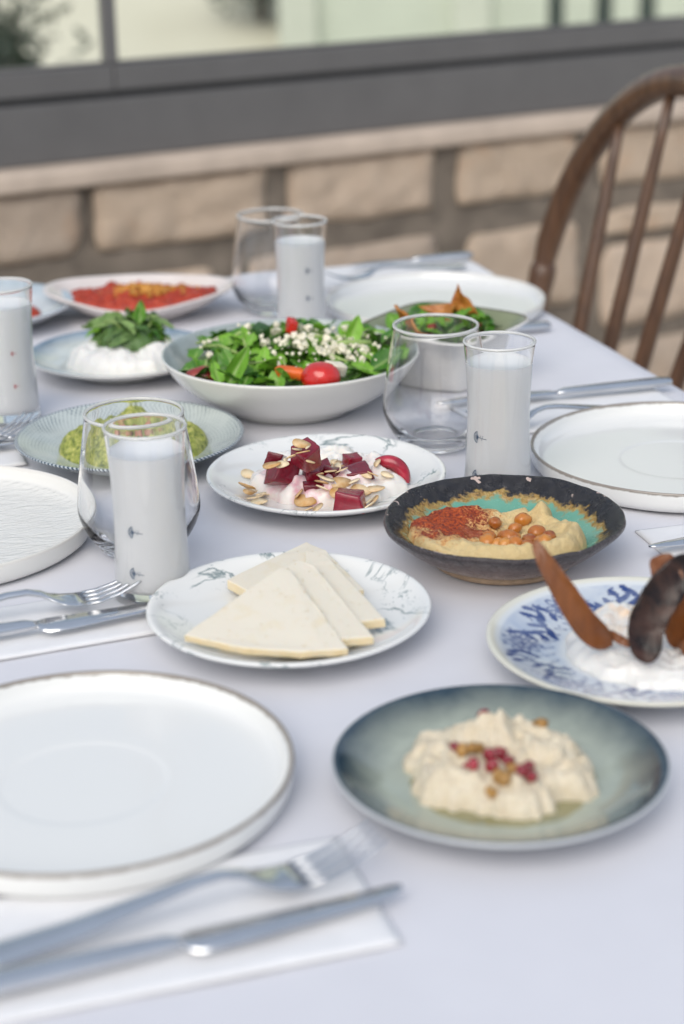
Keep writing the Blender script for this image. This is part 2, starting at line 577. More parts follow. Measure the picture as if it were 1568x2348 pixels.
M['labneh'] = (lambda t: t.color(t.mix(t.noise(70, 3), (.82, .80, .75), (.88, .86, .82))).rough(.35).bump(t.noise(90, 5, .6), .35, .0016).sss(.25).m)(NT('white_cheese_cream'))
def yog_orange():
    t = NT('yoghurt_with_oil')
    c = t.mix(t.ramp(t.noise(60, 4, .6, .8), (.45, 0.0), (.62, .7)), (.79, .77, .73), (.82, .55, .30))
    c = t.mix(t.attr('stain'), (.79, .78, .745), c)
    t.color(c).rough(.24).bump(t.noise(90, 5, .6), .35, .002).sss(.2)
    return t.m
M['yog_orange'] = yog_orange()
def beet_mat():
    t = NT('cooked_beetroot')
    c = t.mix(t.noise(140, 5, .7, .4), (.085, .002, .011), (.30, .008, .030))
    k = t.ramp(t.rnd(), (0, (.6, .6, .6)), (1, (1.25, 1.1, 1.1)))
    nd = t.n('ShaderNodeMix', data_type='RGBA', blend_type='MULTIPLY'); nd.inputs[0].default_value = 1
    t.set(nd.inputs[6], c); t.set(nd.inputs[7], k)
    t.color(nd.outputs[2]).rough(.24).p(Coat_Weight=.4, Coat_Roughness=.15).bump(t.noise(330, 4), .3, .0007)
    return t.m
M['beet'] = beet_mat()
M['beet_red'] = simple('bright_beetroot', (.38, .012, .035), .3, 90, .3, .2, 300, coat=.4)
M['almond'] = (lambda t: t.color(t.mix(t.ramp(t.math('ADD', t.math('MULTIPLY', t.noise(150, 3), .5), t.math('MULTIPLY', t.rnd(), .5)), (.4, 0.0), (.8, 1.0)), (.85, .71, .47), (.58, .31, .09))).rough(.4).bump(t.noise(500, 2), .2, .0004).m)(NT('toasted_almond'))
def cheese_mat():
    t = NT('pale_cheese')
    c = t.mix(t.ramp(t.noise(45, 4, .6), (.54, 0.0), (.68, .6)), (.80, .735, .605), (.77, .665, .46))
    pits = t.ramp(t.noise(210, 3, .6), (.28, 0.0), (.36, 1.0))
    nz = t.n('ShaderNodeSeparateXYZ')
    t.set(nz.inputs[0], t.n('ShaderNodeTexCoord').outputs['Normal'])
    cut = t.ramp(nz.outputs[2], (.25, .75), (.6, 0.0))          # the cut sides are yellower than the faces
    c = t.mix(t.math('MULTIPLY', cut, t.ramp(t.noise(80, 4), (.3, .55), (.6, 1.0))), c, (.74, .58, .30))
    t.color(t.mix(pits, (.72, .60, .38), c)).rough(.4)
    t.bump(t.math('ADD', t.math('MULTIPLY', t.noise(60, 3), .6), pits), .5, .0014).sss(.25)
    return t.m
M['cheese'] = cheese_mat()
M['dip'] = (lambda t: t.color(t.mix(t.noise(110, 5, .7), (.56, .44, .27), (.90, .84, .69))).rough(.4).bump(t.noise(150, 5, .7), .9, .003).sss(.15).m)(NT('chunky_walnut_dip'))
M['oil'] = (lambda t: t.color(t.mix(t.noise(50, 3), (.20, .19, .08), (.31, .29, .15))).rough(.05).p(Coat_Weight=1.0, Coat_Roughness=.02).m)(NT('olive_oil_film'))
M['pomegranate'] = simple('pomegranate_seed', (.33, .006, .022), .12, 300, .3, coat=.6, rand=.4)
M['walnut'] = simple('walnut_crumb', (.46, .25, .07), .5, 200, .35, .6, 400, rand=.35)
M['aub_orange'] = (lambda t: t.color(t.mix(t.noise(1, 4, .6, .5, t.mapped(90, 90, 18)), (.055, .016, .005), (.33, .105, .020))).rough(.34).p(Coat_Weight=.12, Coat_Roughness=.15).bump(t.noise(1, 4, .6, .4, t.mapped(200, 200, 30)), .6, .002).m)(NT('fried_aubergine_flesh'))
M['aub_skin'] = (lambda t: t.color(t.mix(t.ramp(t.noise(42, 4, .65, .6), (.42, 0.0), (.66, 1.0)), (.008, .004, .004), (.07, .032, .022))).rough(t.ramp(t.noise(70, 4), (.35, .18), (.65, .5))).p(Coat_Weight=.05, Specular_IOR_Level=.3).bump(t.noise(120, 4), .3, .0015).m)(NT('fried_aubergine_skin'))
def leaf_mat(name, a, b):
    t = NT(name)
    f = t.math('ADD', t.math('MULTIPLY', t.rnd(), .65), t.math('MULTIPLY', t.noise(90, 4), .35))
    cc = t.mix(t.ramp(f, (.15, 0.0), (.85, 1.0)), a, b)
    t.color(t.mix(t.math('MULTIPLY', t.attr('rib'), .6), cc, (.42, .55, .20))).rough(.38)
    t.b.inputs['Specular IOR Level'].default_value = .4
    t.bump(t.noise(240, 3), .3, .0008)
    t.sss(.1, (.3, 1, .2), .002)
    return t.m
M['leaf'] = leaf_mat('salad_leaf', (.030, .13, .015), (.23, .48, .045))
M['leaf_dull'] = leaf_mat('herb_leaf', (.04, .11, .035), (.25, .38, .12))
M['stem'] = simple('pale_stem', (.36, .50, .15), .4, 80, .25, rand=.3)
M['crumb'] = simple('cheese_crumb', (.86, .80, .64), .6, 200, .08)
M['tomato'] = simple('tomato_skin', (.56, .014, .008), .14, 40, .2, coat=.7)
M['tomato_dark'] = simple('dull_tomato', (.30, .045, .035), .35, 70, .3)
M['carrot'] = simple('carrot_flesh', (.72, .13, .015), .4, 120, .2, .2)
M['cucumber'] = simple('cucumber_skin', (.03, .09, .02), .35, 80, .4)
M['mash'] = (lambda t: t.color(t.ramp(t.noise(150, 5, .75, .3), (.34, (.05, .095, .014)), (.5, (.34, .38, .07)), (.66, (.66, .62, .20)))).rough(.35).bump(t.noise(170, 5, .7), .9, .003).m)(NT('green_courgette_mash'))
M['paste'] = (lambda t: t.color(t.ramp(t.noise(120, 5, .7), (.3, (.26, .012, .006)), (.7, (.58, .070, .02)))).rough(.28).bump(t.noise(140, 5, .7), .8, .003).m)(NT('red_pepper_paste'))
M['crisp'] = (lambda t: t.color(t.ramp(t.noise(70, 4, .65), (.3, (.30, .085, .012)), (.7, (.60, .25, .05)))).rough(.35).bump(t.noise(130, 4), .5, .002).m)(NT('fried_crisp'))
M['crumble'] = simple('orange_crumble', (.60, .29, .055), .55, 150, .4, .6, 400)
M['ham'] = simple('pink_nut_bits', (.56, .25, .15), .45, 200, .3, rand=.3)

# ------------------------------------------------------------------ setting: ground, terrace
def sheet(name, pts, mat, kind='structure', label=None, cat=None):
    o = link_mesh(name, pts, [tuple(range(len(pts)))], mat, smooth=False)
    return tag(o, label, cat, None, kind)
sheet('ground', [(-900, -900, -1.2), (900, -900, -1.2), (900, 900, -1.2), (-900, 900, -1.2)], M['sand'], 'structure', 'dry sandy ground below the terrace', 'ground')
WO, WA = Vector((0, 3.6, 0)), R(29)            # a point on the low wall's face and the wall's turn
def wl(t, off, z):                             # along the wall, off in front of (-) or behind (+) its face
    return (WO.x + t * math.cos(WA) - off * math.sin(WA), WO.y + t * math.sin(WA) + off * math.cos(WA), z)
fp = [wl(-6, .24, 0), wl(-6, -9, 0), wl(7, -9, 0), wl(7, .24, 0)]
lo = [(p[0], p[1], -1.2) for p in fp]
tag(link_mesh('terrace_floor', fp + lo, [(0, 1, 2, 3), (4, 7, 6, 5), (0, 4, 5, 1), (1, 5, 6, 2), (2, 6, 7, 3), (3, 7, 4, 0)], M['floor'], smooth=False), 'tiled terrace floor under the dining table', 'floor', None, 'structure')

# slope beyond the terrace: one grid
def slope():
    V, F = [], []
    nx, ny = 60, 44
    for j in range(ny + 1):
        for i in range(nx + 1):
            x = -30 + 60 * i / nx
            y = 7.5 + 50 * (j / ny) ** 1.5
            z = -1.18 + 4.6 * smooth01(7.5, 26, y) + .25 * fnoise(x * .3, y * .3) * smooth01(7.5, 10, y) + 7 * smooth01(24, 57, y)
            V.append((x, y, z))
    for j in range(ny):
        for i in range(nx):
            a = j * (nx + 1) + i
            F.append((a, a + 1, a + nx + 2, a + nx + 1))
    tag(link_mesh('hillside', V, F, M['sand']), 'dry beige slope outside the window', 'hillside', None, 'structure')
slope()

# pale building beyond the glass
def building():
    b = thing('building', 'pale rendered building with narrow dark windows beyond the glass', 'building', (3.4, 12.2, -1.2), 0)
    W2, Hh = 3.75, 6.0
    slots = [(1.44, .055), (1.75, .06), (2.03, .06), (2.5, .06), (2.9, .06)]
    xs = []
    segs = []
    x = -W2
    for sx, sw in slots:
        c = sx - 3.4
        segs.append((x, c - sw)); xs.append((c - sw, c + sw)); x = c + sw
    segs.append((x, W2))
    bm = bmesh.new()
    for i, (a, c) in enumerate(segs): box_bm(bm, a, c, 0, 5, 0, Hh)
    for a, c in xs:
        box_bm(bm, a, c, 0.002, 5, 0, .55); box_bm(bm, a, c, 0.002, 5, 3.1, Hh - .002); box_bm(bm, a, c, .35, 4.9, .55, 3.1)
    me = bpy.data.meshes.new('wall'); bm.to_mesh(me); bm.free(); me.materials.append(M['render'])
    o = bpy.data.objects.new('wall', me); col.objects.link(o); o.parent = b
    for a, c in xs:
        w = box('window', a + .004, c - .004, .10, .13, .56, 3.08, M['dark_pane'], b)
        box('sill', a - .03, c + .03, -.04, .09, .50, .548, M['render_cream'], w)
    for a in (-W2 + .12, segs[0][1] - .5, ):
        box('pilaster', a - .12, a + .12, -.09, -.002, 0, Hh - .1, M['render_cream'], b)
    box('cornice', -W2 - .1, W2 + .1, -.16, 5.1, Hh, Hh + .25, M['render_cream'], b)
building()

# shrubs: stem with many leaf faces
def shrub(name, label, x, y, z, rad, hgt, nleaf, seed, size):
    rg = random.Random(seed)
    s = thing(name, label, 'shrub', (x, y, z))
    V, F = [], []
    for i in range(9):
        a = rg.uniform(0, 6.28)
        tip = (rad * .7 * math.cos(a) * rg.uniform(.3, 1), rad * .7 * math.sin(a) * rg.uniform(.3, 1), hgt * rg.uniform(.6, .95))
        v, f = tube_vf([(0, 0, -.1), (tip[0] * .3, tip[1] * .3, tip[2] * .4), tip], [.035, .022, .006], 6)
        F += [tuple(q + len(V) for q in g) for g in f]; V += v
    link_mesh('stem', V, F, M['bark'], s)
    V, F = [], []
    clumps = [(rg.gauss(0, rad * .45), rg.gauss(0, rad * .45), hgt * rg.uniform(.25, .95), rg.uniform(.18, .4) * rad) for _ in range(26)]
    for i in range(nleaf):
        c = rg.choice(clumps)
        p = Vector((rg.gauss(c[0], c[3]), rg.gauss(c[1], c[3]), max(.02, rg.gauss(c[2], c[3]))))
        d = Vector((rg.gauss(0, 1), rg.gauss(0, 1), rg.gauss(0, .7))).normalized()
        e = d.orthogonal().normalized()
        e.rotate(Matrix.Rotation(rg.uniform(0, 6.28), 3, d))
        L = size * rg.uniform(.6, 1.3)
        q = len(V)
        V += [p, p + d * L * .5 + e * L * .22, p + d * L, p + d * L * .5 - e * L * .22]
        F.append((q, q + 1, q + 2, q + 3))
    f = link_mesh('foliage', V, F, M['shrub'], s, smooth=False)
    f['kind'] = 'stuff'
shrub('shrub', 'dark green shrub outside the window beside the mullion', -2.05, 10.2, -.75, .42, 1.35, 2600, 3, .09)
shrub('shrub', 'small dark bush further up the dry slope beyond the middle of the glass', -.52, 13.6, .10, .30, .62, 1600, 5, .08)

# ------------------------------------------------------------------ low stone wall
def stone_wall():
    w = thing('stone_wall', 'low wall of rough beige stone blocks with a stone sill behind the table', 'wall', WO, WA)
    rg = random.Random(11)
    def slab(name, t0, t1, y0, y1, z0, z1, mat, bevel=.004):
        return box(name, t0, t1, y0, y1, z0, z1, mat, w, bevel)
    slab('mortar', -4.5, 5.5, .016, .235, 0.0, .683, M['mortar'], 0)
    slab('sill', -4.52, 5.52, -.018, .26, .685, .722, M['sill'], .009)
    def block(t0, t1, z0, z1, big=0.012, skew=0):
        nx, nz = 16, 8
        L, Hh = t1 - t0, z1 - z0
        rad = min(L, Hh) * .5 * big
        V, F = [], []
        sd = rg.uniform(0, 99)
        c = [rg.uniform(.12, .5) * skew * .75 + .08 for _ in range(4)]
        def pt(i, j):
            a, b = i / nx * 2 - 1, j / nz * 2 - 1
            # rounded corners: pull each corner in by its own amount
            ci = (0 if a < 0 else 1) + (0 if b < 0 else 2)
            k = c[ci]
            ex, ez = max(0, (abs(a) - (1 - k * Hh / L)) / (k * Hh / L)), max(0, (abs(b) - (1 - k)) / k)
            h = math.hypot(ex, ez)
            if h > 1:
                sx = 1 - (ex - ex / h) * k * Hh / L / max(abs(a), 1e-6)
                sz = 1 - (ez - ez / h) * k / max(abs(b), 1e-6)
            else: sx = sz = 1
            x = (t0 + t1) / 2 + a * sx * L / 2
            z = (z0 + z1) / 2 + b * sz * Hh / 2
            x += .007 * fnoise(x * 14, z * 14, sd); z += .006 * fnoise(x * 9, z * 9, sd + 30)
            m = max(abs(a), abs(b))
            return x, z, m
        for j in range(nz + 1):
            for i in range(nx + 1):
                x, z, m = pt(i, j)
                y = .0 + .008 * smooth01(.90, 1.0, m) - .011 * fnoise(x * 22, z * 22, sd, 4)
                V.append((x, y, z))
        for j in range(nz):
            for i in range(nx):
                a = j * (nx + 1) + i
                F.append((a, a + 1, a + nx + 2, a + nx + 1))
        per = [i for i in range(nx + 1)] + [j * (nx + 1) + nx for j in range(1, nz + 1)] + [nz * (nx + 1) + i for i in range(nx - 1, -1, -1)] + [j * (nx + 1) for j in range(nz - 1, 0, -1)]
        q = len(V)
        for p in per: V.append((V[p][0], .05, V[p][2]))
        for a in range(len(per)):
            b = (a + 1) % len(per)
            F.append((per[a], q + a, q + b, per[b]))
        link_mesh('stone', V, F, M['stone'], w)
    # upper course and the next one as they lie in view; the rest laid on at random
    for t0, t1, sk in ((-.90, -.537, 1.2), (-.505, -.152, .25), (-.103, .230, .2), (.293, .590, .35), (.655, .985, .5)):
        block(t0, t1, .558, .682, 1, sk)
    for t0, t1, z0, z1, sk in ((-.62, -.27, .34, .503, .5), (-.215, .238, .345, .505, .3), (.312, .603, .315, .492, .9), (.655, .99, .452, .502, .3), (.665, .93, .245, .425, .9)):
        block(t0, t1, z0, z1, 1, sk)
    block(.965, 1.3, .245, .425, 1, .5)
    def course(z0, z1, a, b):
        t = a
        while t < b - .12:
            L = min(rg.uniform(.28, .42), b - t)
            block(t, t + L, z0, z1, 1, rg.uniform(.2, .8)); t += L + rg.uniform(.04, .06)
    course(.558, .682, -2.6, -.94); course(.558, .682, 1.03, 3.2)
    course(.345, .503, -2.6, -.66); course(.345, .50, 1.34, 3.2)
    course(.16, .30, -1.2, .26); course(.04, .2, .30, 2.2)
stone_wall()

# ------------------------------------------------------------------ glazing on the wall
def glazing():
    g = thing('terrace_window', 'grey aluminium framed window with a slim mullion above the stone wall', 'window', (WO.x, WO.y, .722), WA)
    def P(name, *a, bevel=.003, par=g, mat=None): return box(name, *a, mat or M['frame'], par, bevel)
    y0, y1 = .045, .105
    P('bottom_rail', -4.3, 5.3, y0, y1, .001, .108)
    P('gasket', -4.3, 5.3, y0 + .016, y1 - .006, .1085, .121, bevel=0, mat=M['frame_dark'])
    tm = -.433
    P('sash_rail', -4.3, tm - .001, y0 + .004, y1 - .012, .1215, .168)
    P('sash_rail', tm + .001, 5.3, y0 + .004, y1 - .012, .1215, .168)
    P('mullion', tm - .0125, tm + .0125, y0 + .012, y1 - .02, .1685, 1.65)
    P('mullion', 2.60, 2.625, y0 + .012, y1 - .02, .1685, 1.65)
    P('mullion', -3.2, -3.175, y0 + .012, y1 - .02, .1685, 1.65)
    P('bead', -4.3, tm - .013, y0 + .02, y1 - .03, .1685, .174)
    P('bead', tm + .013, 2.599, y0 + .02, y1 - .03, .1685, .174)
    P('top_rail', -4.3, 5.3, y0, y1, 1.651, 1.72)
    for a, b in ((-3.174, tm - .0135), (tm + .0135, 2.599), (2.626, 5.3)):
        box('pane', a, b, y0 + .026, y0 + .030, .1745, 1.65, M['pane'], g)
glazing()

# ------------------------------------------------------------------ table and cloth
U0, U1, V0, V1 = -.005, .868, .33, 2.254
def table():
    o = thing('dining_table', 'rectangular dining table hidden under the white cloth', 'table', uv((U0 + U1) / 2, (V0 + V1) / 2), TH)
    a, b = (U1 - U0) / 2, (V1 - V0) / 2
    box('tabletop', -a + .004, a - .004, -b + .004, b - .004, .715, .7478, M['tabletop'], o, .004)
    for sx in (-1, 1):
        for sy in (-1, 1):
            box('leg', sx * (a - .07) - .03, sx * (a - .07) + .03, sy * (b - .07) - .03, sy * (b - .07) + .03, 0, .7148, M['tabletop'], o, .005)
    return o
table()

def tablecloth():
    a, b = (U1 - U0) / 2, (V1 - V0) / 2
    nx, ny = 44, 96
    V, F = [], []
    def wr(x, y):
        e = max(abs(x) / a, abs(y) / b)
        return .0011 * fnoise(x * 5, y * 5) * (1 if e < .98 else .3) + .0009 * fnoise(x * 17 + y * 6, y * 4)
    for j in range(ny + 1):
        for i in range(nx + 1):
            x, y = -a + 2 * a * i / nx, -b + 2 * b * j / ny
            V.append((x, y, wr(x, y)))
    for j in range(ny):
        for i in range(nx):
            q = j * (nx + 1) + i
            F.append((q, q + 1, q + nx + 2, q + nx + 1))
    per = list(range(nx + 1)) + [j * (nx + 1) + nx for j in range(1, ny + 1)] + [ny * (nx + 1) + i for i in range(nx - 1, -1, -1)] + [j * (nx + 1) for j in range(ny - 1, 0, -1)]
    base = [V[p] for p in per]
    prev = per
    n = len(per)
    for d, out in ((.0025, .0035), (.007, .0055), (.03, .007), (.10, .012), (.18, .02), (.27, .028), (.36, .034)):
        cur = []
        s = 0
        for k, p in enumerate(base):
            x, y, z = p
            nxv = (1 if x > a - 1e-6 else -1 if x < -a + 1e-6 else 0); nyv = (1 if y > b - 1e-6 else -1 if y < -b + 1e-6 else 0)
            l = math.hypot(nxv, nyv) or 1
            f = 1 + (.8 * math.sin(k * .55) + .5 * math.sin(k * .23 + 1)) * min(1, d / .1)
            edge_w = .0016 * fnoise(x * 9, y * 9, 5)
            V.append((x + nxv / l * (out * f + edge_w), y + nyv / l * (out * f + edge_w), z - d))
            cur.append(len(V) - 1)
        for k in range(n):
            k2 = (k + 1) % n
            F.append((prev[k], cur[k], cur[k2], prev[k2]))
        prev = cur
    o = link_mesh('tablecloth', V, F, M['cloth'], loc=uv((U0 + U1) / 2, (V0 + V1) / 2, T - .0016))
    o.rotation_euler = (0, 0, TH)
    tag(o, 'white cotton tablecloth spread over the whole table', 'tablecloth')
tablecloth()

# ------------------------------------------------------------------ chair
def chair():
    cu, cv = .78, 2.085
    o = thing('windsor_chair', 'brown wooden chair with a round spindle back beside the far corner of the table', 'chair', uv(cu, cv), TH)
    u0, k = 1.0 - cu, math.tan(R(14))
    def bp(off, z): return (u0 + (z - .45) * k, off, z)
    # seat
    V, F = [], []
    out = chaikin([(-.24, -.19), (-.25, 0), (-.24, .19), (0, .225), (.20, .245), (.275, .20), (.285, 0), (.275, -.20), (.20, -.245), (0, -.225)], 2, True)
    n = len(out)
    rows = ((.93, .425), (1.0, .435), (1.0, .450), (.97, .460))
    for s, z in rows: V += [(x * s, y * s, z) for x, y in out]
    for r in range(3):
        for i in range(n): F.append((r * n + i, r * n + (i + 1) % n, (r + 1) * n + (i + 1) % n, (r + 1) * n + i))
    F.append(tuple(range(n - 1, -1, -1))); F.append(tuple(range(3 * n, 4 * n)))
    link_mesh('seat', V, F, M['wood'], o, smooth=False)
    path = [bp(-.285, .60), bp(-.298, .70)] + [bp(-.30 * math.cos(a), .70 + .286 * math.sin(a)) for a in [math.pi * i / 30 for i in range(1, 30)]] + [bp(.298, .70), bp(.285, .60)]
    tube('bow', path, [.014, .0155] + [.0178 + .003 * math.sin(math.pi * i / 30) for i in range(1, 30)] + [.0155, .014], M['wood'], o, 14)
    for s in (-1, 1):
        pts = [(.272, .458, .012), (.276, .50, .019), (.28, .56, .021), (.287, .63, .0195), (.291, .660, .0175), (.294, .680, .0195), (.295, .692, .0195), (.296, .70, .0165)]
        tube('post', [bp(s * p[0], p[1]) for p in pts], [p[2] for p in pts], M['wood'], o, 14)
    for b, t in ((-.143, -.178), (-.0475, -.06), (.0475, .06), (.143, .178)):
        zt = .70 + .286 * math.sqrt(1 - (t / .30) ** 2) - .008
        pts = [(i / 8) for i in range(9)]
        sb = b * 1.0
        tube('spindle', [bp(sb * .8 + (t - sb * .8) * q, .455 + (zt - .455) * q) for q in pts], [.0075, .009, .0105, .011, .0105, .0098, .0088, .0078, .007], M['wood'], o, 10)
    for sx, sy in ((-.17, -.15), (-.17, .15), (.2, -.17), (.2, .17)):
        ex, ey = sx * 1.3, sy * 1.35
        pts = [(1 - q) for q in (0, .2, .4, .6, .8, 1)]
        tube('leg', [(sx + (ex - sx) * (1 - q), sy + (ey - sy) * (1 - q), .43 * q) for q in pts], [.014, .017, .02, .02, .017, .013], M['wood'], o, 10)
    for sy in (-1, 1): tube('stretcher', [(-.19, sy * .178, .20), (0, sy * .19, .20), (.225, sy * .198, .20)], [.008, .013, .008], M['wood'], o, 8)
    tube('stretcher', [(.02, -.186, .2), (.02, 0, .2), (.02, .186, .2)], [.008, .013, .008], M['wood'], o, 8)
chair()

# ------------------------------------------------------------------ plates and bowls
def dish(name, label, cat, xy, prof, mat, group=None, n=128, fn=None, rotz=0.0, it=2, z=T):
    pr = chaikin(prof, it)
    V, F = lathe_vf(pr, n, None)
    zi = max(range(len(pr)), key=lambda i: pr[i][1])
    outside = []
    for i, (r, _) in enumerate(pr): outside += [1.0 if i < zi else 0.0] * (1 if r < 1e-6 else n)
    if fn: V = [fn(*v) for v in V]
    o = link_mesh(name, V, F, mat, loc=(xy[0], xy[1], z))
    o.rotation_euler = (0, 0, rotz)
    o.data.attributes.new('outside', 'FLOAT', 'POINT').data.foreach_set('value', outside)
    lip = []
    for i, (r, z_) in enumerate(pr): lip += [max(0.0, min(1.0, 1.6 - math.dist(pr[i], pr[zi]) / .0016))] * (1 if r < 1e-6 else n)
    o.data.attributes.new('lip', 'FLOAT', 'POINT').data.foreach_set('value', lip)
    return tag(o, label, cat, group)

def coupe(Rr, h=.022, th=.0045, mid=.62, base=.0095):
    """profile of a shallow plate: foot, flared wall, rounded lip, gently dished inside"""
    f = Rr * .56
    return [(0, .002), (f - .006, .002), (f - .005, .0), (f, .0), (f + .002, .004), (Rr * .80, h * .45), (Rr * .955, h - th * 1.15), (Rr, h - th * .55), (Rr, h - th * .05), (Rr - th * .55, h), (Rr - th * 1.2, h - th * .2), (Rr * .86, h * .74), (Rr * mid, base + .0006), (Rr * .3, base), (0, base)]
def coupe_surf(Rr, h=.022, th=.0045, mid=.62, base=.0095):
    return interp([(0, base), (Rr * .3, base), (Rr * (mid - .03), base + .0006), (Rr * (mid + .08), base + .0025), (Rr * .86, h * .72), (Rr - th * 1.2, h - th * .25), (Rr, h)])
def walled(Rr, h=.0200, w=.0040, base=.0060):
    """flat dinner plate with an upright wall"""
    return [(0, .0015), (Rr * .8, .0015), (Rr * .82, 0), (Rr * .925, 0), (Rr - .0055, .002), (Rr - .0012, .0065), (Rr, h - .003), (Rr - .0006, h), (Rr - w * .6, h), (Rr - w, h - .002), (Rr - w - .0015, base + .006), (Rr - w - .006, base + .001), (Rr * .8, base), (Rr * .40, base), (Rr * .385, base - .0004), (Rr * .37, base - .0005), (0, base - .0005)]

MR = .103
dish('marbled_plate', 'white plate with grey veins under the beetroot and yoghurt', 'plate', (-.013, 1.489), coupe(MR), M['marble'], 'marble-patterned plates', rotz=.4)
dish('marbled_plate', 'white plate with grey veins under the cheese slices', 'plate', (-.039, 1.201), coupe(.1015), M['marble'], 'marble-patterned plates', rotz=2.2)
surf_m = coupe_surf(MR)

dish('dinner_plate', 'empty cream plate with a thin brown edge nearest the front', 'plate', (-.158, .974), walled(.1275), M['dinner'], 'empty dinner plates')
dish('dinner_plate', 'empty cream plate with upright wall and brown edge behind the blue flowered plate', 'plate', (.301, 1.548), walled(.132), M['dinner'], 'empty dinner plates', rotz=1)
dish('dinner_plate', 'empty white plate at the far corner of the table by the chair', 'plate', (.115, 2.121), walled(.130, .0175), M['dinner_plain'], 'empty dinner plates', rotz=2)
dish('dinner_plate', 'empty cream plate with hammered surface beside the milky drink and stemless glass', 'plate', (-.332, 1.398), walled(.130), M['dinner_hammered'], 'empty dinner plates', rotz=.3)

dish('slate_plate', 'dark slate blue glazed plate under the chunky walnut dip', 'plate', (.091, .966), coupe(.100, .022, .0045, .68, .008), M['slate_glaze'])
surf_s = coupe_surf(.100, .022, .0045, .68, .008)
dish('basket_plate', 'grey blue plate with woven pattern and beaded edge under the green mash', 'plate', (-.193, 1.597), coupe(.1045, .024, .0035, .6, .008), M['basket'], n=160)
surf_b = coupe_surf(.1045, .024, .0035, .6, .008)
dish('blue_rimmed_plate', 'pale plate with dusty blue rim under the white cheese and herbs', 'plate', (-.232, 1.893), coupe(.100, .021, .004, .62, .008), M['labneh_glaze'])
surf_l = coupe_surf(.100, .021, .004, .62, .008)
dish('patterned_plate', 'pale blue patterned plate partly hidden behind the milky glass at the far side', 'plate', (-0.4136, 2.0968, 0.7740)[:2], coupe(.103, .026, .0045, .55, .009), M['far_glaze'])

def boat(x, y, z):
    r = math.hypot(x, y); a = math.atan2(y, x)
    k = 1 + (.085 * math.cos(2 * a) + .05 * math.cos(4 * a) + .02 * math.cos(a + 2.6)) * smooth01(.03, .1, r)
    zz = z + .004 * math.cos(2 * a) * smooth01(.06, .1, r) * (1 if z > .012 else 0)
    return (x * k, y * k, zz)
dish('boat_dish', 'pale pink pointed dish holding the red pepper paste', 'plate', (-0.2353, 2.1361, 0.7780)[:2], coupe(.100, .030, .005, .62, .010), M['pink_glaze'], fn=boat)
surf_p = coupe_surf(.100, .030, .005, .62, .010)

bowl_prof = [(0, .002), (.056, .002), (.058, 0), (.064, 0), (.067, .003), (.098, .020), (.118, .040), (.1265, .054), (.1268, .0562), (.125, .0572), (.1235, .056), (.116, .043), (.096, .023), (.062, .010), (.03, .008), (0, .008)]
dish('salad_bowl', 'wide cream bowl with grey green inside holding the leafy salad', 'bowl', (-.049, 1.751), bowl_prof, M['salad_glaze'], n=144)

def wonky(x, y, z):
    a = math.atan2(y, x); r = math.hypot(x, y)
    k = 1.012 + (.016 * math.cos(2 * a + 4.0) + .010 * math.cos(3 * a - .5) + .008 * math.cos(5 * a + 1.2)) * smooth01(.04, .09, r)
    k += .006 * fnoise(math.cos(a) * 5, math.sin(a) * 5, 3) * smooth01(.06, .09, r)
    return (x * k, y * k, z + (.0012 * math.cos(2 * a - 2.8) + .0016 * fnoise(math.cos(a) * 2.5, math.sin(a) * 2.5, 8)) * smooth01(.06, .09, r))
hb_prof = [(0, .005), (.052, .005), (.058, .006), (.072, .0135), (.085, .0245), (.0925, .0315), (.0942, .0345), (.0930, .0370), (.0900, .0365), (.082, .0290), (.066, .0165), (.046, .0100), (.02, .0085), (0, .0085)]
hb = dish('glazed_bowl', 'black rimmed turquoise handmade bowl holding the hummus', 'bowl', (.125, 1.333), hb_prof, M['crackle'], n=200, fn=wonky)
lathe('foot_ring', [(.0, .0040), (.046, .0040), (.048, .0), (.054, .0), (.0565, .002), (.0585, .0072), (.0, .0072)], M['bare_clay'], hb, 96, it=1)
surf_h = interp([(0, .0085), (.02, .0085), (.046, .0105), (.066, .0170), (.082, .0290), (.0900, .0365), (.1, .0385)])

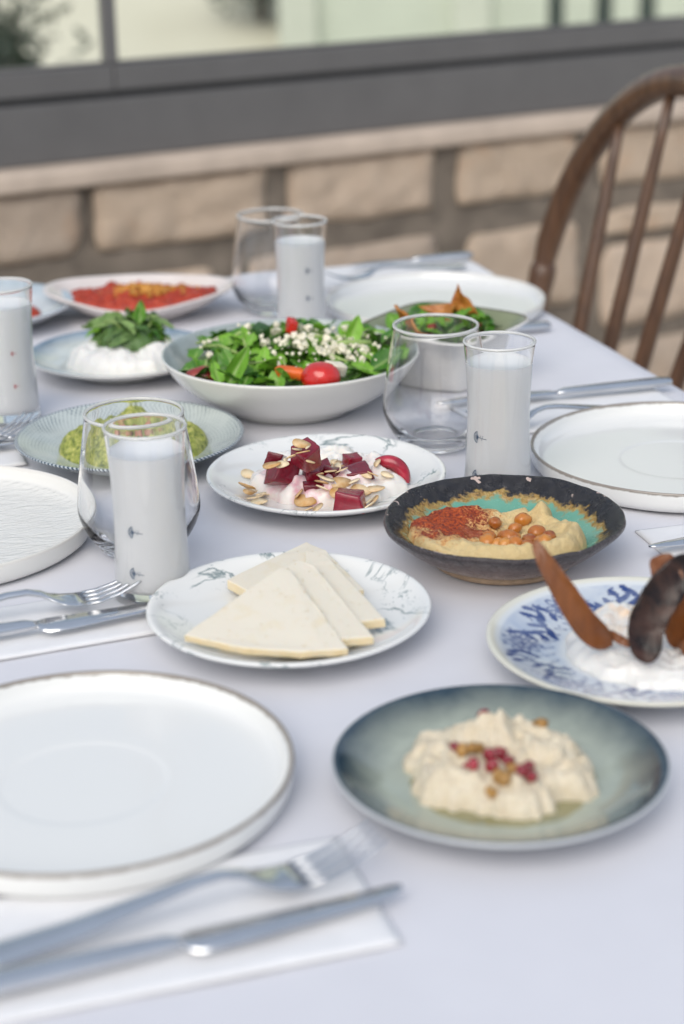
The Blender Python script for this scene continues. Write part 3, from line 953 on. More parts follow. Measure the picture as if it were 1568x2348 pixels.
# blue flowered plate: motif kept as a fine point attribute
def blue_plate():
    Rr = .105
    pr = []
    base = coupe(Rr, .021, .004, .62, .0085)
    cp = chaikin(base, 2)
    for (a, b) in zip(cp, cp[1:]):
        m = max(1, int(math.dist(a, b) / .0009))
        for i in range(m): pr.append((a[0] + (b[0] - a[0]) * i / m, a[1] + (b[1] - a[1]) * i / m))
    pr.append(cp[-1])
    o = dish('flowered_plate', 'white plate with blue flower border under the yoghurt and aubergine strips', 'plate', (.202, 1.139), pr, M['bluewhite'], n=400, it=0)
    nv = len(o.data.vertices)
    co = np.empty(nv * 3); o.data.vertices.foreach_get('co', co); co = co.reshape(-1, 3)
    outside = np.empty(nv); o.data.attributes['outside'].data.foreach_get('value', outside)
    x, y = co[:, 0], co[:, 1]
    rg = random.Random(21)
    motif = np.zeros(nv)
    def ell(cx, cy, a, L, Wd, hollow=0.0):
        dx, dy = x - cx, y - cy
        p = dx * math.cos(a) + dy * math.sin(a); q = -dx * math.sin(a) + dy * math.cos(a)
        d = np.sqrt((p / L) ** 2 + (q / Wd) ** 2)
        m = np.clip((1.12 - d) * 6, 0, 1)
        if hollow: m *= np.clip((d - hollow) * 8, .15, 1)
        return m
    nf = 7
    for i in range(nf):
        a0 = 2 * math.pi * i / nf + .35
        fx, fy = .080 * math.cos(a0), .080 * math.sin(a0)
        for kx, rr in ((9, .0100), (6, .0050)):           # flower of two petal rings
            for q in range(kx):
                b = 2 * math.pi * q / kx
                motif = np.maximum(motif, .8 * ell(fx + rr * math.cos(b), fy + rr * math.sin(b), b, .0048, .0030, .5))
        motif = np.maximum(motif, ell(fx, fy, 0, .002, .002))
        for q in range(7):                                # leafy spray between flowers
            a = a0 + .17 + q * .085
            rad = .077 + .010 * math.sin(q * 1.05 + .5)
            bx, by = rad * math.cos(a), rad * math.sin(a)
            motif = np.maximum(motif, ell(bx, by, a + 1.57, .004, .0007))
            for s in (-1, 1):
                b = a + 1.57 + s * rg.uniform(.8, 1.15)
                motif = np.maximum(motif, ell(bx + .0066 * math.cos(b), by + .0066 * math.sin(b), b, .0062 + rg.uniform(-.001, .001), .0023, 0))
        for q in range(5):                                # scrolls near the well
            a = a0 + q * .18
            motif = np.maximum(motif, .7 * ell(.062 * math.cos(a), .062 * math.sin(a), a + .6, .005, .0016, .5))
    for q in range(90):
        a, rr = rg.uniform(0, 6.283), rg.uniform(.060, .094)
        motif = np.maximum(motif, .75 * ell(rr * math.cos(a), rr * math.sin(a), rg.uniform(0, 3.1), rg.uniform(.001, .0034), rg.uniform(.0007, .0013)))
    rad = np.hypot(x, y)
    win = np.clip((rad - .052) / .006, 0, 1) * np.clip((.0965 - rad) / .002, 0, 1)
    motif = motif * win * (1 - outside)
    wash = win * (1 - outside)
    edge = np.clip((rad - .0975) / .003, 0, 1) * .8
    for nm, v in (('motif', motif), ('wash', wash), ('edge', edge)):
        o.data.attributes.new(nm, 'FLOAT', 'POINT').data.foreach_set('value', v.astype(np.float32))
    return o
blue_plate()
surf_f = coupe_surf(.105, .021, .004, .62, .0085)

# square olive bowl with corners
def square_bowl():
    def sq(x, y, z):
        a = math.atan2(y, x); r = math.hypot(x, y)
        p = 5.0
        k = (abs(math.cos(a)) ** p + abs(math.sin(a)) ** p) ** (-1 / p)
        k = 1 + (k - 1) * smooth01(.01, .05, r) * .95
        up = .003 * (k - 1) / .3 * smooth01(.07, .1, r)
        return (x * k, y * k, z + up)
    pr = [(0, .002), (.036, .002), (.038, 0), (.044, .0), (.047, .004), (.053, .026), (.058, .044), (.069, .056), (.0725, .0590), (.0735, .0608), (.0722, .0622), (.0685, .061), (.054, .048), (.048, .030), (.041, .010), (.02, .008), (0, .008)]
    o = dish('square_bowl', 'small square olive green bowl with ribbed white outside holding salad and crisps', 'bowl', (0.1084, 1.8324, 0.8070)[:2], pr, M['olive'], n=160, fn=sq, rotz=TH + R(38))
    return o
square_bowl()

# ------------------------------------------------------------------ glasses
TUM = [(0, .0015), (.020, .0015), (.022, 0), (.0275, 0), (.031, .002), (.0425, .017), (.0485, .032), (.0488, .042), (.0455, .070), (.0400, .105), (.0389, .1120), (.0386, .1138), (.0383, .1142), (.0379, .1142), (.0376, .1138), (.0377, .1120), (.0388, .105), (.0442, .070), (.0474, .042), (.0470, .033), (.040, .0185), (.030, .0115), (.018, .0085), (0, .0080)]
AYR = [(0, .0012), (.022, .0012), (.024, 0), (.0283, 0), (.0292, .0015), (.0290, .006), (.0270, .045), (.0263, .072), (.0275, .105), (.0299, .1300), (.0302, .1328), (.0300, .1334), (.0296, .1334), (.0292, .1328), (.0288, .1300), (.0264, .105), (.0252, .072), (.0259, .045), (.0275, .016), (.0268, .0125), (.024, .0110), (0, .0105)]
AYR_out = interp([(0, .0290), (.006, .0290), (.045, .0270), (.072, .0263), (.105, .0275), (.131, .0300)])

def lip(o, r, z, w):
    lathe('rim', [(r + w * math.cos(a), z + w * 1.1 * math.sin(a)) for a in [2 * math.pi * i / 14 for i in range(15)]], M['lip'], o, 112, it=0)

def tumbler(xy, label):
    o = lathe('stemless_glass', TUM, M['glass'], None, 112, loc=(xy[0], xy[1], T + .0004), it=2)
    lip(o, .0381, .1146, .0013)
    return tag(o, label, 'glass', 'empty stemless glasses')
tumbler((-.161, 1.366), 'empty stemless glass in front of the green mash plate')
tumbler((.088, 1.617), 'empty stemless glass between the salad bowl and the square olive bowl')
tumbler((-.078, 2.135), 'empty stemless glass at the far end beside the red paste dish')

def ribbon(V, F, pts, w, rfun, off):
    """flat print: a thin strip on the glass; pts are (arc length, height)"""
    q = len(V)
    for i, (s, z) in enumerate(pts):
        a = pts[max(i - 1, 0)]; b = pts[min(i + 1, len(pts) - 1)]
        dx, dz = b[0] - a[0], b[1] - a[1]
        l = math.hypot(dx, dz) or 1
        nx, nz = -dz / l * w / 2, dx / l * w / 2
        for sg in (-1, 1):
            ss, zz = s + nx * sg, z + nz * sg
            r = rfun(zz) + off
            V.append((r * math.sin(ss / r), -r * math.cos(ss / r), zz))
    for i in range(len(pts) - 1): F.append((q + 2 * i, q + 2 * i + 1, q + 2 * i + 3, q + 2 * i + 2))

def motif(z0, k=1.0):
    """a small umbel lying on its side: head to the left, stalk to the right"""
    V, F = [], []
    r = lambda z: AYR_out(z)
    st = [(-.0008 * k, z0 + .0001), (.0022 * k, z0 - .0004 * k), (.0060 * k, z0 - .0007 * k)]
    ribbon(V, F, st, .00042 * k, r, .00022)
    for b, s in ((.0008, 1), (.0018, -1), (.0026, 1)):
        ribbon(V, F, [(b * k, z0 - .0003 * k), (b * k - .0001, z0 + s * .0009 * k), (b * k + .0005 * k, z0 + s * .0018 * k)], .0003 * k, r, .00022)
    for i in range(13):
        a = R(180 + (i - 6) * 11.5)
        L = .0042 * k * (1 - .018 * abs(i - 6))
        c = (-.0008 * k, z0)
        mid = (c[0] + L * .6 * math.cos(a), c[1] + L * .55 * math.sin(a))
        end = (c[0] + L * math.cos(a) * .95, c[1] + L * math.sin(a) * 1.05)
        ribbon(V, F, [c, mid, end], .0003 * k, r, .00022)
        for da in (-.35, .35):
            e2 = (end[0] + .0009 * k * math.cos(a + da), end[1] + .0009 * k * math.sin(a + da))
            ribbon(V, F, [end, e2], .00036 * k, r, .00024)
    return V, F

def ayran(xy, label, ang, zs, mat, k=1.0, level=.1165):
    o = lathe('tall_glass', AYR, M['glass'], None, 112, loc=(xy[0], xy[1], T + .0004), it=2)
    o.rotation_euler = (0, 0, R(ang))
    lip(o, .0297, .1336, .0012)
    tag(o, label, 'glass', 'tall glasses of milky drink')
    rin = interp([(.0125, .0268), (.016, .0275), (.045, .0259), (.072, .0252), (.105, .0264), (.1305, .0289)])
    pr = [(0, .0102), (.0240, .0107), (.0268, .0122)] + [(rin(z) + .0003, z) for z in (.016, .03, .045, .06, .072, .088, .105, level - .003, level)] + [(rin(level) - .0006, level - .0003), (rin(level) - .002, level - .0008), (.02, level - .001), (0, level - .001)]
    l = lathe('milky_drink', pr, M['milk'], None, 96, loc=(xy[0], xy[1], T + .0004), it=1)
    tag(l, 'white milky drink filling ' + label.split('glass of milky drink ')[-1].join(['the tall glass ', '']), 'drink', 'milky drinks in the tall glasses')
    for z in zs:
        V, F = motif(z, k)
        link_mesh('flower_print', V, F, mat, o, smooth=False)
    return o
ayran((-.1425, 1.271), 'tall glass of milky drink standing beside the cheese plate', -19, (.0285, .0605), M['print_blue'], 1.0, .1165)
ayran((.1345, 1.488), 'tall glass of milky drink standing behind the hummus bowl', -41, (.0215, .0555), M['print_blue'], 1.15, .1165)
ayran((-.0415, 2.005), 'tall glass of milky drink standing behind the salad bowl', 22, (.052, .083), M['print_blue'], .8, .112)
ayran((-.3235, 1.722), 'tall glass of milky drink with tiny red prints at the picture edge', 27, (.040, .0725), M['print_red'], .55, .116)

# ------------------------------------------------------------------ cutlery and napkins
def strip(st, mat, name, parent=None, n=12):
    """stations (x, half width, z middle, half thickness[, y]) swept into a rounded bar"""
    V, F = [], []
    for q in st:
        x, w, z, t = q[:4]; y0 = q[4] if len(q) > 4 else 0.0
        for k in range(n):
            a = 2 * math.pi * k / n
            c, s = math.cos(a), math.sin(a)
            V.append((x, y0 + w * math.copysign(abs(c) ** .75, c), z + t * math.copysign(abs(s) ** .75, s)))
    m = len(st)
    for i in range(m - 1):
        for k in range(n):
            k2 = (k + 1) % n
            F.append((i * n + k, (i + 1) * n + k, (i + 1) * n + k2, i * n + k2))
    F.append(tuple(range(n))); F.append(tuple(range(m * n - 1, (m - 1) * n - 1, -1)))
    return link_mesh(name, V, F, mat, parent)

def fork(label, tip, ang, lift=0.0, L=.198):
    """tip = where the tines end; ang = heading from handle to tip"""
    k = L / .195
    o = strip([(0, .006, .0035, .0012), (.003, .0092, .0035, .0014), (.02, .0100, .0042, .0015), (.05, .0085, .0065, .0016), (.085, .0058, .0115, .0019), (.105, .0042, .0145, .0021), (.118, .0036, .0148, .0021), (.127, .0042, .0125, .002), (.134, .0075, .0088, .0016), (.141, .0112, .0062, .0013), (.149, .0126, .0050, .0012), (.156, .0126, .0050, .0011)], M['steel'], 'fork')
    o.location = (tip[0] - L * math.cos(ang), tip[1] - L * math.sin(ang), T + .0012 + lift)
    o.rotation_euler = (0, 0, ang)
    o.scale = (k, .93 * k, k)
    for y in (-.0109, -.00365, .00365, .0109):
        strip([(.1555, .0019, .0050, .0010, y), (.165, .0018, .0056, .0010, y), (.178, .0016, .0090, .00095, y * .97), (.188, .0014, .0135, .0009, y * .94), (.1945, .0009, .0168, .0007, y * .92), (.1955, .0004, .0172, .0004, y * .92)], M['steel'], 'tine', o, 8)
    return tag(o, label, 'fork')

def knife(label, tip, ang, lift=0.0, roll=0.0, L=.225, serr=True):
    o = strip([(0, .005, .0055, .0028), (.002, .0078, .0055, .0042), (.01, .0088, .0055, .0046), (.05, .0080, .0055, .0044), (.09, .0068, .0055, .0040), (.104, .0060, .0055, .0036), (.109, .0046, .0052, .0026), (.112, .0042, .0050, .0018)], M['steel'], 'knife')
    o.location = (tip[0] - L * math.cos(ang), tip[1] - L * math.sin(ang), T + .0008 + lift)
    o.rotation_euler = (roll, 0, ang)
    k = L / .225; o.scale = (k, .9, .95)
    V, F = [], []
    st = [(.111, -.0042, .0042), (.114, -.0105, .0050), (.119, -.0140, .0060), (.135, -.0138, .0062), (.155, -.0125, .0064), (.175, -.0106, .0064), (.195, -.0084, .0062), (.21, -.0056, .0060), (.220, -.0030, .0060), (.225, .0020, .0045)]
    for i, (x, a, b) in enumerate(st):
        tw = .06 * math.sin(i * .9)
        for (y, z) in ((a, -.0003), (a * .35, -.0009), (b, -.0008), (b, .0008), (a * .35, .0009), (a, .0003)):
            V.append((x, y, .0048 + z + y * tw))
    for i in range(len(st) - 1):
        for q in range(6):
            q2 = (q + 1) % 6
            F.append((i * 6 + q, i * 6 + q2, (i + 1) * 6 + q2, (i + 1) * 6 + q))
    F.append((5, 4, 3, 2, 1, 0)); F.append(tuple((len(st) - 1) * 6 + i for i in range(6)))
    link_mesh('blade', V, F, M['steel'], o)
    return tag(o, label, 'knife')

def napkin(label, corner, ang, L, Wd, layers=2):
    """folded paper napkin; corner = its right front corner, ang = its long direction"""
    V, F = [], []
    nx, ny = 48, 30
    for ly in range(layers):
        q = len(V)
        sh = -.0007 * ly
        for j in range(ny + 1):
            for i in range(nx + 1):
                x, y = -L + (L - sh) * i / nx, (Wd - sh * .5) * j / ny
                lift = .0006 * (ly + 1) + .0006 * fnoise(x * 25, y * 25, ly * .4) + .0012 * smooth01(.75, 1, i / nx) * (ly / 2) * (1 - j / ny)
                ed = min(i, nx - i, j, ny - j)
                V.append((x, y, lift * (1 if ed > 0 else .25)))
        for j in range(ny):
            for i in range(nx):
                a = q + j * (nx + 1) + i
                F.append((a, a + 1, a + nx + 2, a + nx + 1))
        per = list(range(nx + 1)) + [j * (nx + 1) + nx for j in range(1, ny + 1)] + [ny * (nx + 1) + i for i in range(nx - 1, -1, -1)] + [j * (nx + 1) for j in range(ny - 1, 0, -1)]
        b0 = len(V)
        for p in per:
            v = V[q + p]; V.append((v[0] * .999, v[1] + (.0006 if v[1] < .001 else 0), v[2] - .0012))
        for k in range(len(per)):
            k2 = (k + 1) % len(per)
            F.append((q + per[k], b0 + k, b0 + k2, q + per[k2]))
    o = link_mesh('napkin', V, F, M['paper'], loc=(corner[0], corner[1], T + .0003))
    o.rotation_euler = (0, 0, ang)
    return tag(o, label, 'napkin')

napkin('folded white paper napkin at the front edge under fork and knife', (0.0272, 0.8071, 0.7520)[:2], R(17.5), .24, .112)
napkin('folded white paper napkin beside the cheese plate under fork and knife', (-.128, 1.205), R(21), .24, .090)
napkin('folded white paper napkin with its corner beside the flowered plate', (.47, 1.352), R(15), .215, .095)
napkin('folded white paper napkin beside the green mash plate at the picture edge', (-0.2865, 1.5826, 0.7530)[:2], R(17), .20, .11)
napkin('folded white paper napkin at the far end of the table', (.20, 2.30), R(16.5), .24, .115)
napkin('folded white paper napkin under the stemless glass and knife by the cream plate', (.345, 1.70), R(17), .22, .10)

fork('steel fork lying on the front napkin', (0.0165, 0.8768, 0.7730)[:2], R(24.5), .0045, .232)
knife('steel knife lying beside the fork on the front napkin', (0.0293, 0.8442, 0.7590)[:2], R(21.3), .0038, .05, .245)
fork('steel fork on the napkin with its tines against the milky glass by the cheese plate', (-0.1496, 1.2556, 0.7720)[:2], R(18), .0045, .215)
knife('steel knife on the napkin with its blade under the edge of the cheese plate', (-.1135, 1.240), R(20.5), .0042, .12)
knife('steel knife behind the brown edged plate with its handle towards the chair', (0.0939, 1.7129, 0.7580)[:2], R(195.5), .0040, -.05, .25)
fork('steel fork between the stemless glass and the brown edged plate', (.120, 1.643), R(196.5), .004)
knife('steel knife in front of the far corner plate with its handle past the bowl', (.023, 1.962), R(195.5), .0002)
knife('steel knife at the far end of the table behind the corner plate', (0.0145, 2.3259, 0.7580)[:2], R(197), .0042, 0, .17)
fork('steel fork at the far end of the table behind the tall milky glass', (-0.0161, 2.2334, 0.7660)[:2], R(205), .0042)
knife('steel knife on the napkin with its tip pointing at the hummus bowl', (0.2386, 1.3317, 0.7570)[:2], R(193), .0042)
fork('steel fork at the picture edge beside the green mash plate', (-0.2939, 1.6668, 0.7720)[:2], R(52), .0042)
knife('steel knife at the picture edge under the fork beside the mash plate', (-0.2912, 1.6207, 0.7580)[:2], R(12), .0042)

# ------------------------------------------------------------------ hummus
HX, HY = .125, 1.333
def hum():
    hx, hy = -.004, -.010
    def Rf(t):
        return .0655 + .003 * math.cos(2 * t) - .010 * math.exp(-(((t + math.pi) % (2 * math.pi) - math.pi - .75) / .55) ** 2) - .004 * math.exp(-(((t + math.pi) % (2 * math.pi) - math.pi - 1.6) / .4) ** 2) + .0025 * fnoise(math.cos(t) * 3, math.sin(t) * 3, 2) + .0045 * math.exp(-((t - 2.6) / .5) ** 2) + .013 * math.exp(-((t - .80) / .10) ** 2) + .006 * math.exp(-((t - 1.12) / .07) ** 2)
    def hf(s, t, x, y):
        h = .0135 * edge_fall(s, .22)
        rr = math.hypot(x - .006, y + .012)
        ring = math.exp(-((rr - .050) / .013) ** 2)
        a = math.atan2(y + .012, x - .006)
        h += .0085 * ring * (.35 + .65 * (math.cos(a + .7) > -2) * smooth01(-1.0, .6, math.cos(a + .9))) * edge_fall(s, .3)
        h += .006 * math.exp(-(((x + .030) / .026) ** 2 + ((y - .036) / .02) ** 2)) * edge_fall(s, .3)
        h += .0090 * math.exp(-(((x - .034) / .008) ** 2 + ((y - .027) / .010) ** 2))
        h += .005 * math.exp(-(((x - .021) / .005) ** 2 + ((y - .036) / .006) ** 2))
        h -= .0035 * math.exp(-((rr) / .026) ** 2)
        sw = math.sin(rr * 420 + a * 1.3)
        h += .0006 * sw * smooth01(.015, .03, rr) * edge_fall(s, .3)
        h += .0022 * fnoise(x * 120, y * 120, 1, 4) * edge_fall(s, .2) + .0016 * fnoise(x * 45, y * 45, 5) * edge_fall(s, .2)
        # level with the bowl's own curve: food lies flatter than the wall it leans on
        return h - max(0, surf_h(math.hypot(x, y)) - .0235) * .62
    def pap(x, y):
        d = ((x + .040) / .034) ** 2 + ((y - .016) / .040) ** 2
        v = math.exp(-d * 1.0) * 1.05
        v += .35 * math.exp(-(((x + .055) / .018) ** 2 + ((y + .018) / .03) ** 2))
        v *= .95 + .5 * fnoise(x * 40, y * 40, 9) * .9
        return max(0.0, min(1.0, v))
    def oil(x, y):
        d = ((x + .024) / .013) ** 2 + ((y - .001) / .009) ** 2
        e = .8 * math.exp(-(((x + .064) / .006) ** 2 + ((y + .01) / .016) ** 2) * 1.5)
        return max(0.0, min(1.0, 1.7 * math.exp(-d * 1.4) - .25 + e * .6))
    o = mound('hummus', M['hummus'], Rf, hf, surf_h, (HX, HY, T), (hx, hy), 60, 200, attr={'paprika': pap, 'oil': oil})
    tag(o, 'swirled beige hummus dusted with red paprika in the turquoise bowl', 'hummus')
    def top(x, y):
        X, Y = x - hx, y - hy
        t = math.atan2(Y, X); s = min(1, math.hypot(X, Y) / Rf(t))
        return surf_h(math.hypot(x, y)) + hf(s, t, x, y)
    return top
hum_top = hum()

def chick_mesh(i):
    rg = random.Random(40 + i)
    o = blob('chickpea', .0058, .0053, .0049, M['chickpea'], None, 3, .10, 1.3, i)
    for v in o.data.vertices:
        p = v.co
        g = math.exp(-(p.y / .0011) ** 2) * smooth01(-.002, .004, p.x)
        k = 1 - .16 * g + (.12 * math.exp(-((p.x - .0058) / .0018) ** 2) * math.exp(-((p.z) / .003) ** 2))
        v.co = p * k
    return o
ch = [chick_mesh(i) for i in range(4)]
spots = [(0.1201, 1.3451, 0.7830), (0.1423, 1.3509, 0.7830), (0.1348, 1.3376, 0.7830), (0.1136, 1.3197, 0.7830), (0.1250, 1.3229, 0.7830), (0.1325, 1.3169, 0.7830), (0.1108, 1.3058, 0.7830), (0.1193, 1.3036, 0.7830), (0.1238, 1.2988, 0.7830), (0.1317, 1.2975, 0.7830), (0.1437, 1.3107, 0.7830), (0.1507, 1.3235, 0.7830), (0.1587, 1.3137, 0.7830), (0.1516, 1.3039, 0.7830), (0.1401, 1.2925, 0.7830), (0.1537, 1.2983, 0.7830), (0.1282, 1.3105, 0.7830)]
for i, p in enumerate(spots):
    src = ch[i % 4]
    c = src if i < 4 else inst(src)
    z = T + hum_top(p[0] - HX, p[1] - HY)
    c.location = (p[0], p[1], z + .0036 + (.003 if i == 16 else 0))
    c.rotation_euler = (random.uniform(-.7, .7), random.uniform(-.7, .7), random.uniform(0, 6.28))
    s = random.uniform(.95, 1.28); c.scale = (s, s, s)
    tag(c, 'glossy roasted chickpea lying in the middle of the hummus', 'chickpea', 'chickpeas on the hummus')

# ------------------------------------------------------------------ beetroot, yoghurt, almonds
BX, BY = -.013, 1.489
cubes = [  # x, y, z centre; size; turn; label
    ((-0.0277, 1.4368, 0.8060), (.022, .021, .021), (.35, -.30, .75), 'large beetroot cube on top of the pile sprinkled with almonds'),
    ((-0.0485, 1.4536, 0.7860), (.023, .020, .021), (-.35, .25, .45), 'dark beetroot cube at the side of the pile leaning on the top cube'),
    ((-0.0558, 1.4799, 0.7880), (.020, .015, .016), (.3, .4, 1.3), 'beetroot piece half hidden behind the pile'),
    ((-0.0244, 1.4527, 0.7820), (.014, .016, .018), (.2, .1, .2), 'small beetroot cube between the pile and the sliced almonds'),
    ((-0.0079, 1.4551, 0.7820), (.013, .013, .018), (0, .2, .9), 'narrow beetroot cube in the middle of the almonds'),
    ((0.0142, 1.4606, 0.7820), (.024, .018, .014), (.15, -.15, .1), 'flat beetroot chunk amid the almonds towards the wedge'),
    ((0.0083, 1.4888, 0.7830), (.015, .014, .014), (.1, .1, .5), 'small bright beetroot cube at the back of the yoghurt'),
    ((-0.0149, 1.4665, 0.7840), (.017, .015, .012), (.2, -.3, .3), 'purple beetroot chunk behind the middle of the almonds'),
    ((-0.0164, 1.4427, 0.7780), (.030, .010, .007), (.1, .05, .15), 'thin beetroot slice lying in front of the pile'),
    ((0.0056, 1.4124, 0.7755), (.027, .018, .018), (-.12, .04, -.12), 'single beetroot cube at the front edge of the plate'),
]
def yog():
    def Rf(t): return .063 + .006 * math.cos(2 * t + .2) + .005 * fnoise(math.cos(t) * 3, math.sin(t) * 3, 4)
    def hf(s, t, x, y):
        h = .014 * edge_fall(s, .28)
        h += (.008 * fnoise(x * 48, y * 48, 3, 3) + .0022 * fnoise(x * 130, y * 130, 6, 3)) * edge_fall(s, .3)
        h += .006 * math.exp(-((math.hypot(x, y + .002) - .043) / .012) ** 2) * edge_fall(s, .5)
        return max(.0008, h)
    def stain(x, y): return min(1.0, sum(math.exp(-(((x + BX - c[0][0]) ** 2 + (y + BY - c[0][1]) ** 2) / .013 ** 2)) for c in cubes))
    o = mound('yoghurt', M['yogurt'], Rf, hf, surf_m, (BX, BY, T), (.003, -.003), 48, 150, attr={'stain': stain})
    tag(o, 'thick white yoghurt spread under the beetroot cubes', 'yoghurt')
    def top(x, y):
        X, Y = x - .003, y + .003
        t = math.atan2(Y, X); s = min(1, math.hypot(X, Y) / Rf(t))
        return surf_m(math.hypot(x, y)) + (hf(s, t, x, y) if s < 1 else 0)
    return top
yog_top = yog()

def cube_mesh(name, a, b, c, mat, seed, bevel=.0013):
    rg = random.Random(seed)
    bm = bmesh.new()
    box_bm(bm, -a / 2, a / 2, -b / 2, b / 2, -c / 2, c / 2)
    for v in bm.verts: v.co += Vector((rg.uniform(-.17, .17) * a, rg.uniform(-.17, .17) * b, rg.uniform(-.15, .15) * c))
    bmesh.ops.bevel(bm, geom=bm.edges[:], offset=bevel, segments=2, affect='EDGES', profile=.5)
    bmesh.ops.subdivide_edges(bm, edges=[e for e in bm.edges if e.calc_length() > .006], cuts=4, use_grid_fill=True)
    for v in bm.verts:
        v.co += v.co.normalized() * .0006 * fnoise(v.co.x * 190, v.co.y * 190, v.co.z * 190 + seed)
    me = bpy.data.meshes.new(name); bm.to_mesh(me); bm.free()
    me.polygons.foreach_set('use_smooth', [True] * len(me.polygons))
    me.materials.append(mat)
    o = bpy.data.objects.new(name, me); col.objects.link(o)
    return o
for i, (p, s, e, lb) in enumerate(cubes):
    o = cube_mesh('beetroot_cube', *s, M['beet'], i)
    o.location = (p[0], p[1], p[2] - .002); o.rotation_euler = e; o.scale = (.88, .88, .88)
    tag(o, lb, 'beetroot', 'beetroot pieces on yoghurt')
def wedge():
    V, F = [], []
    n = 20
    for i in range(n + 1):
        a = math.pi * (.10 + .80 * i / n)
        for rr, hh in ((.0190, 0), (.0172, .0040), (.011, .0058), (.0075, 0), (.011, -.0058), (.0172, -.0040)):
            k = math.sin(math.pi * i / n) ** .5 * .85 + .15
            V.append((-rr * math.cos(a), hh * k, rr * math.sin(a) * (1 if rr > .01 else .8)))
    for i in range(n):
        for q in range(6):
            q2 = (q + 1) % 6
            F.append((i * 6 + q, i * 6 + q2, (i + 1) * 6 + q2, (i + 1) * 6 + q))
    F.append(tuple(range(6))); F.append(tuple(n * 6 + q for q in range(5, -1, -1)))
    o = link_mesh('beetroot_wedge', V, F, M['beet_red'])
    p = (0.0400, 1.4741, 0.7780)
    o.location = (p[0], p[1], p[2] - .006)
    o.rotation_euler = (R(-12), R(34), R(-12))
    tag(o, 'curved red beetroot wedge standing at the side of the yoghurt', 'beetroot', 'beetroot pieces on yoghurt')
wedge()

def almond_mesh(i):
    rg = random.Random(60 + i)
    L, Wd = (.0095, .0058, .0075, .0038)[i], (.0058, .0034, .0044, .0016)[i]
    V, F = [], []
    n = 14
    bend = rg.uniform(-9, 9)
    for sgn in (1, -1):
        V.append((0, 0, sgn * .0005))
        for k in range(n):
            a = 2 * math.pi * k / n
            x = L * math.cos(a) * (1.0 if math.cos(a) < 0 else 1.12); y = Wd * math.sin(a) * (1 - .28 * math.cos(a))
            V.append((x, y, sgn * .00045 + bend * x * x))
    m = n + 1
    for k in range(n):
        k2 = (k + 1) % n
        F += [(0, 1 + k, 1 + k2), (m, m + 1 + k2, m + 1 + k), (1 + k, m + 1 + k, m + 1 + k2, 1 + k2)]
    return link_mesh('almond_flake', V, F, M['almond'])
alm = [almond_mesh(i) for i in range(4)]
rg = random.Random(5)
# (px point already turned into table metres, flake kind, lift or fixed height)
fl = [((-0.0801, 1.5000, 0.7760), 2), ((-0.0801, 1.4660, 0.7760), 2), ((-0.0779, 1.4472, 0.7760), 1), ((-0.0717, 1.4367, 0.7750), 2), ((-0.0684, 1.4265, 0.7740), 2), ((-0.0756, 1.4536, 0.7760), 1),
      ((-0.0676, 1.4491, 0.7790), 1), ((-0.0571, 1.4176, 0.8040), 2), ((-0.0486, 1.4194, 0.8040), 1), ((-0.0455, 1.4255, 0.8060), 3), ((-0.0309, 1.4316, 0.7880), 0), ((-0.0656, 1.4545, 0.7790), 2),
      ((-0.0364, 1.4312, 0.8130), 1), ((-0.0307, 1.4141, 0.8160), 1), ((-0.0272, 1.4172, 0.8190), 3), ((-0.0253, 1.4160, 0.8070), 3), ((-0.0326, 1.4235, 0.8200), 2), ((-0.0159, 1.4834, 0.7900), 2),
      ((-0.0147, 1.4627, 0.7900), 1), ((-0.0111, 1.4638, 0.7880), 2), ((-0.0044, 1.4853, 0.7860), 1), ((-0.0007, 1.4782, 0.7860), 2), ((-0.0089, 1.4447, 0.7880), 1), ((0.0002, 1.4495, 0.7850), 1),
      ((-0.0006, 1.4420, 0.7830), 0), ((0.0062, 1.4329, 0.7830), 2), ((0.0150, 1.4357, 0.7830), 0), ((-0.0014, 1.4310, 0.7800), 0), ((-0.0156, 1.4323, 0.7790), 1), ((-0.0163, 1.4391, 0.7820), 1), ((-0.0181, 1.4455, 0.7840), 3),
      ((0.0155, 1.4279, 0.7800), 2), ((0.0280, 1.4353, 0.7810), 2), ((0.0255, 1.4527, 0.7830), 2), ((0.0210, 1.4501, 0.7840), 1), ((0.0263, 1.4265, 0.7780), 2), ((0.0219, 1.4225, 0.7780), 1),
      ((-0.0202, 1.4061, 0.7760), 2), ((-0.0266, 1.4015, 0.7740), 3), ((0.0033, 1.4643, 0.7860), 1), ((-0.0030, 1.4601, 0.7860), 1), ((0.0084, 1.4663, 0.7860), 1), ((-0.0359, 1.4375, 0.7810), 1), ((-0.0406, 1.4212, 0.8100), 3),
      ((0.0386, 1.4600, 0.7880), 1), ((0.0303, 1.4680, 0.7850), 1), ((0.0222, 1.4032, 0.7740), 1), ((-0.0074, 1.4855, 0.7860), 1), ((-0.0126, 1.4382, 0.7830), 2), ((0.0107, 1.4423, 0.7850), 1)]
used = [False] * 4
for p, k in fl:
    o = alm[k] if not used[k] else inst(alm[k]); used[k] = True
    z = p[2] if p[2] - T > .045 else T + yog_top(p[0] - BX, p[1] - BY) + rg.uniform(.0025, .0055)
    o.location = (p[0], p[1], z)
    o.rotation_euler = (rg.uniform(.15, .75), rg.uniform(-.35, .35), rg.uniform(0, 6.28))
    if k == 0: o.rotation_euler = (rg.uniform(.6, .9), rg.uniform(-.1, .1), rg.uniform(-.5, .5))
    tag(o, 'toasted almond flake scattered over the beetroot and yoghurt', 'almond', 'almond flakes on the beetroot')

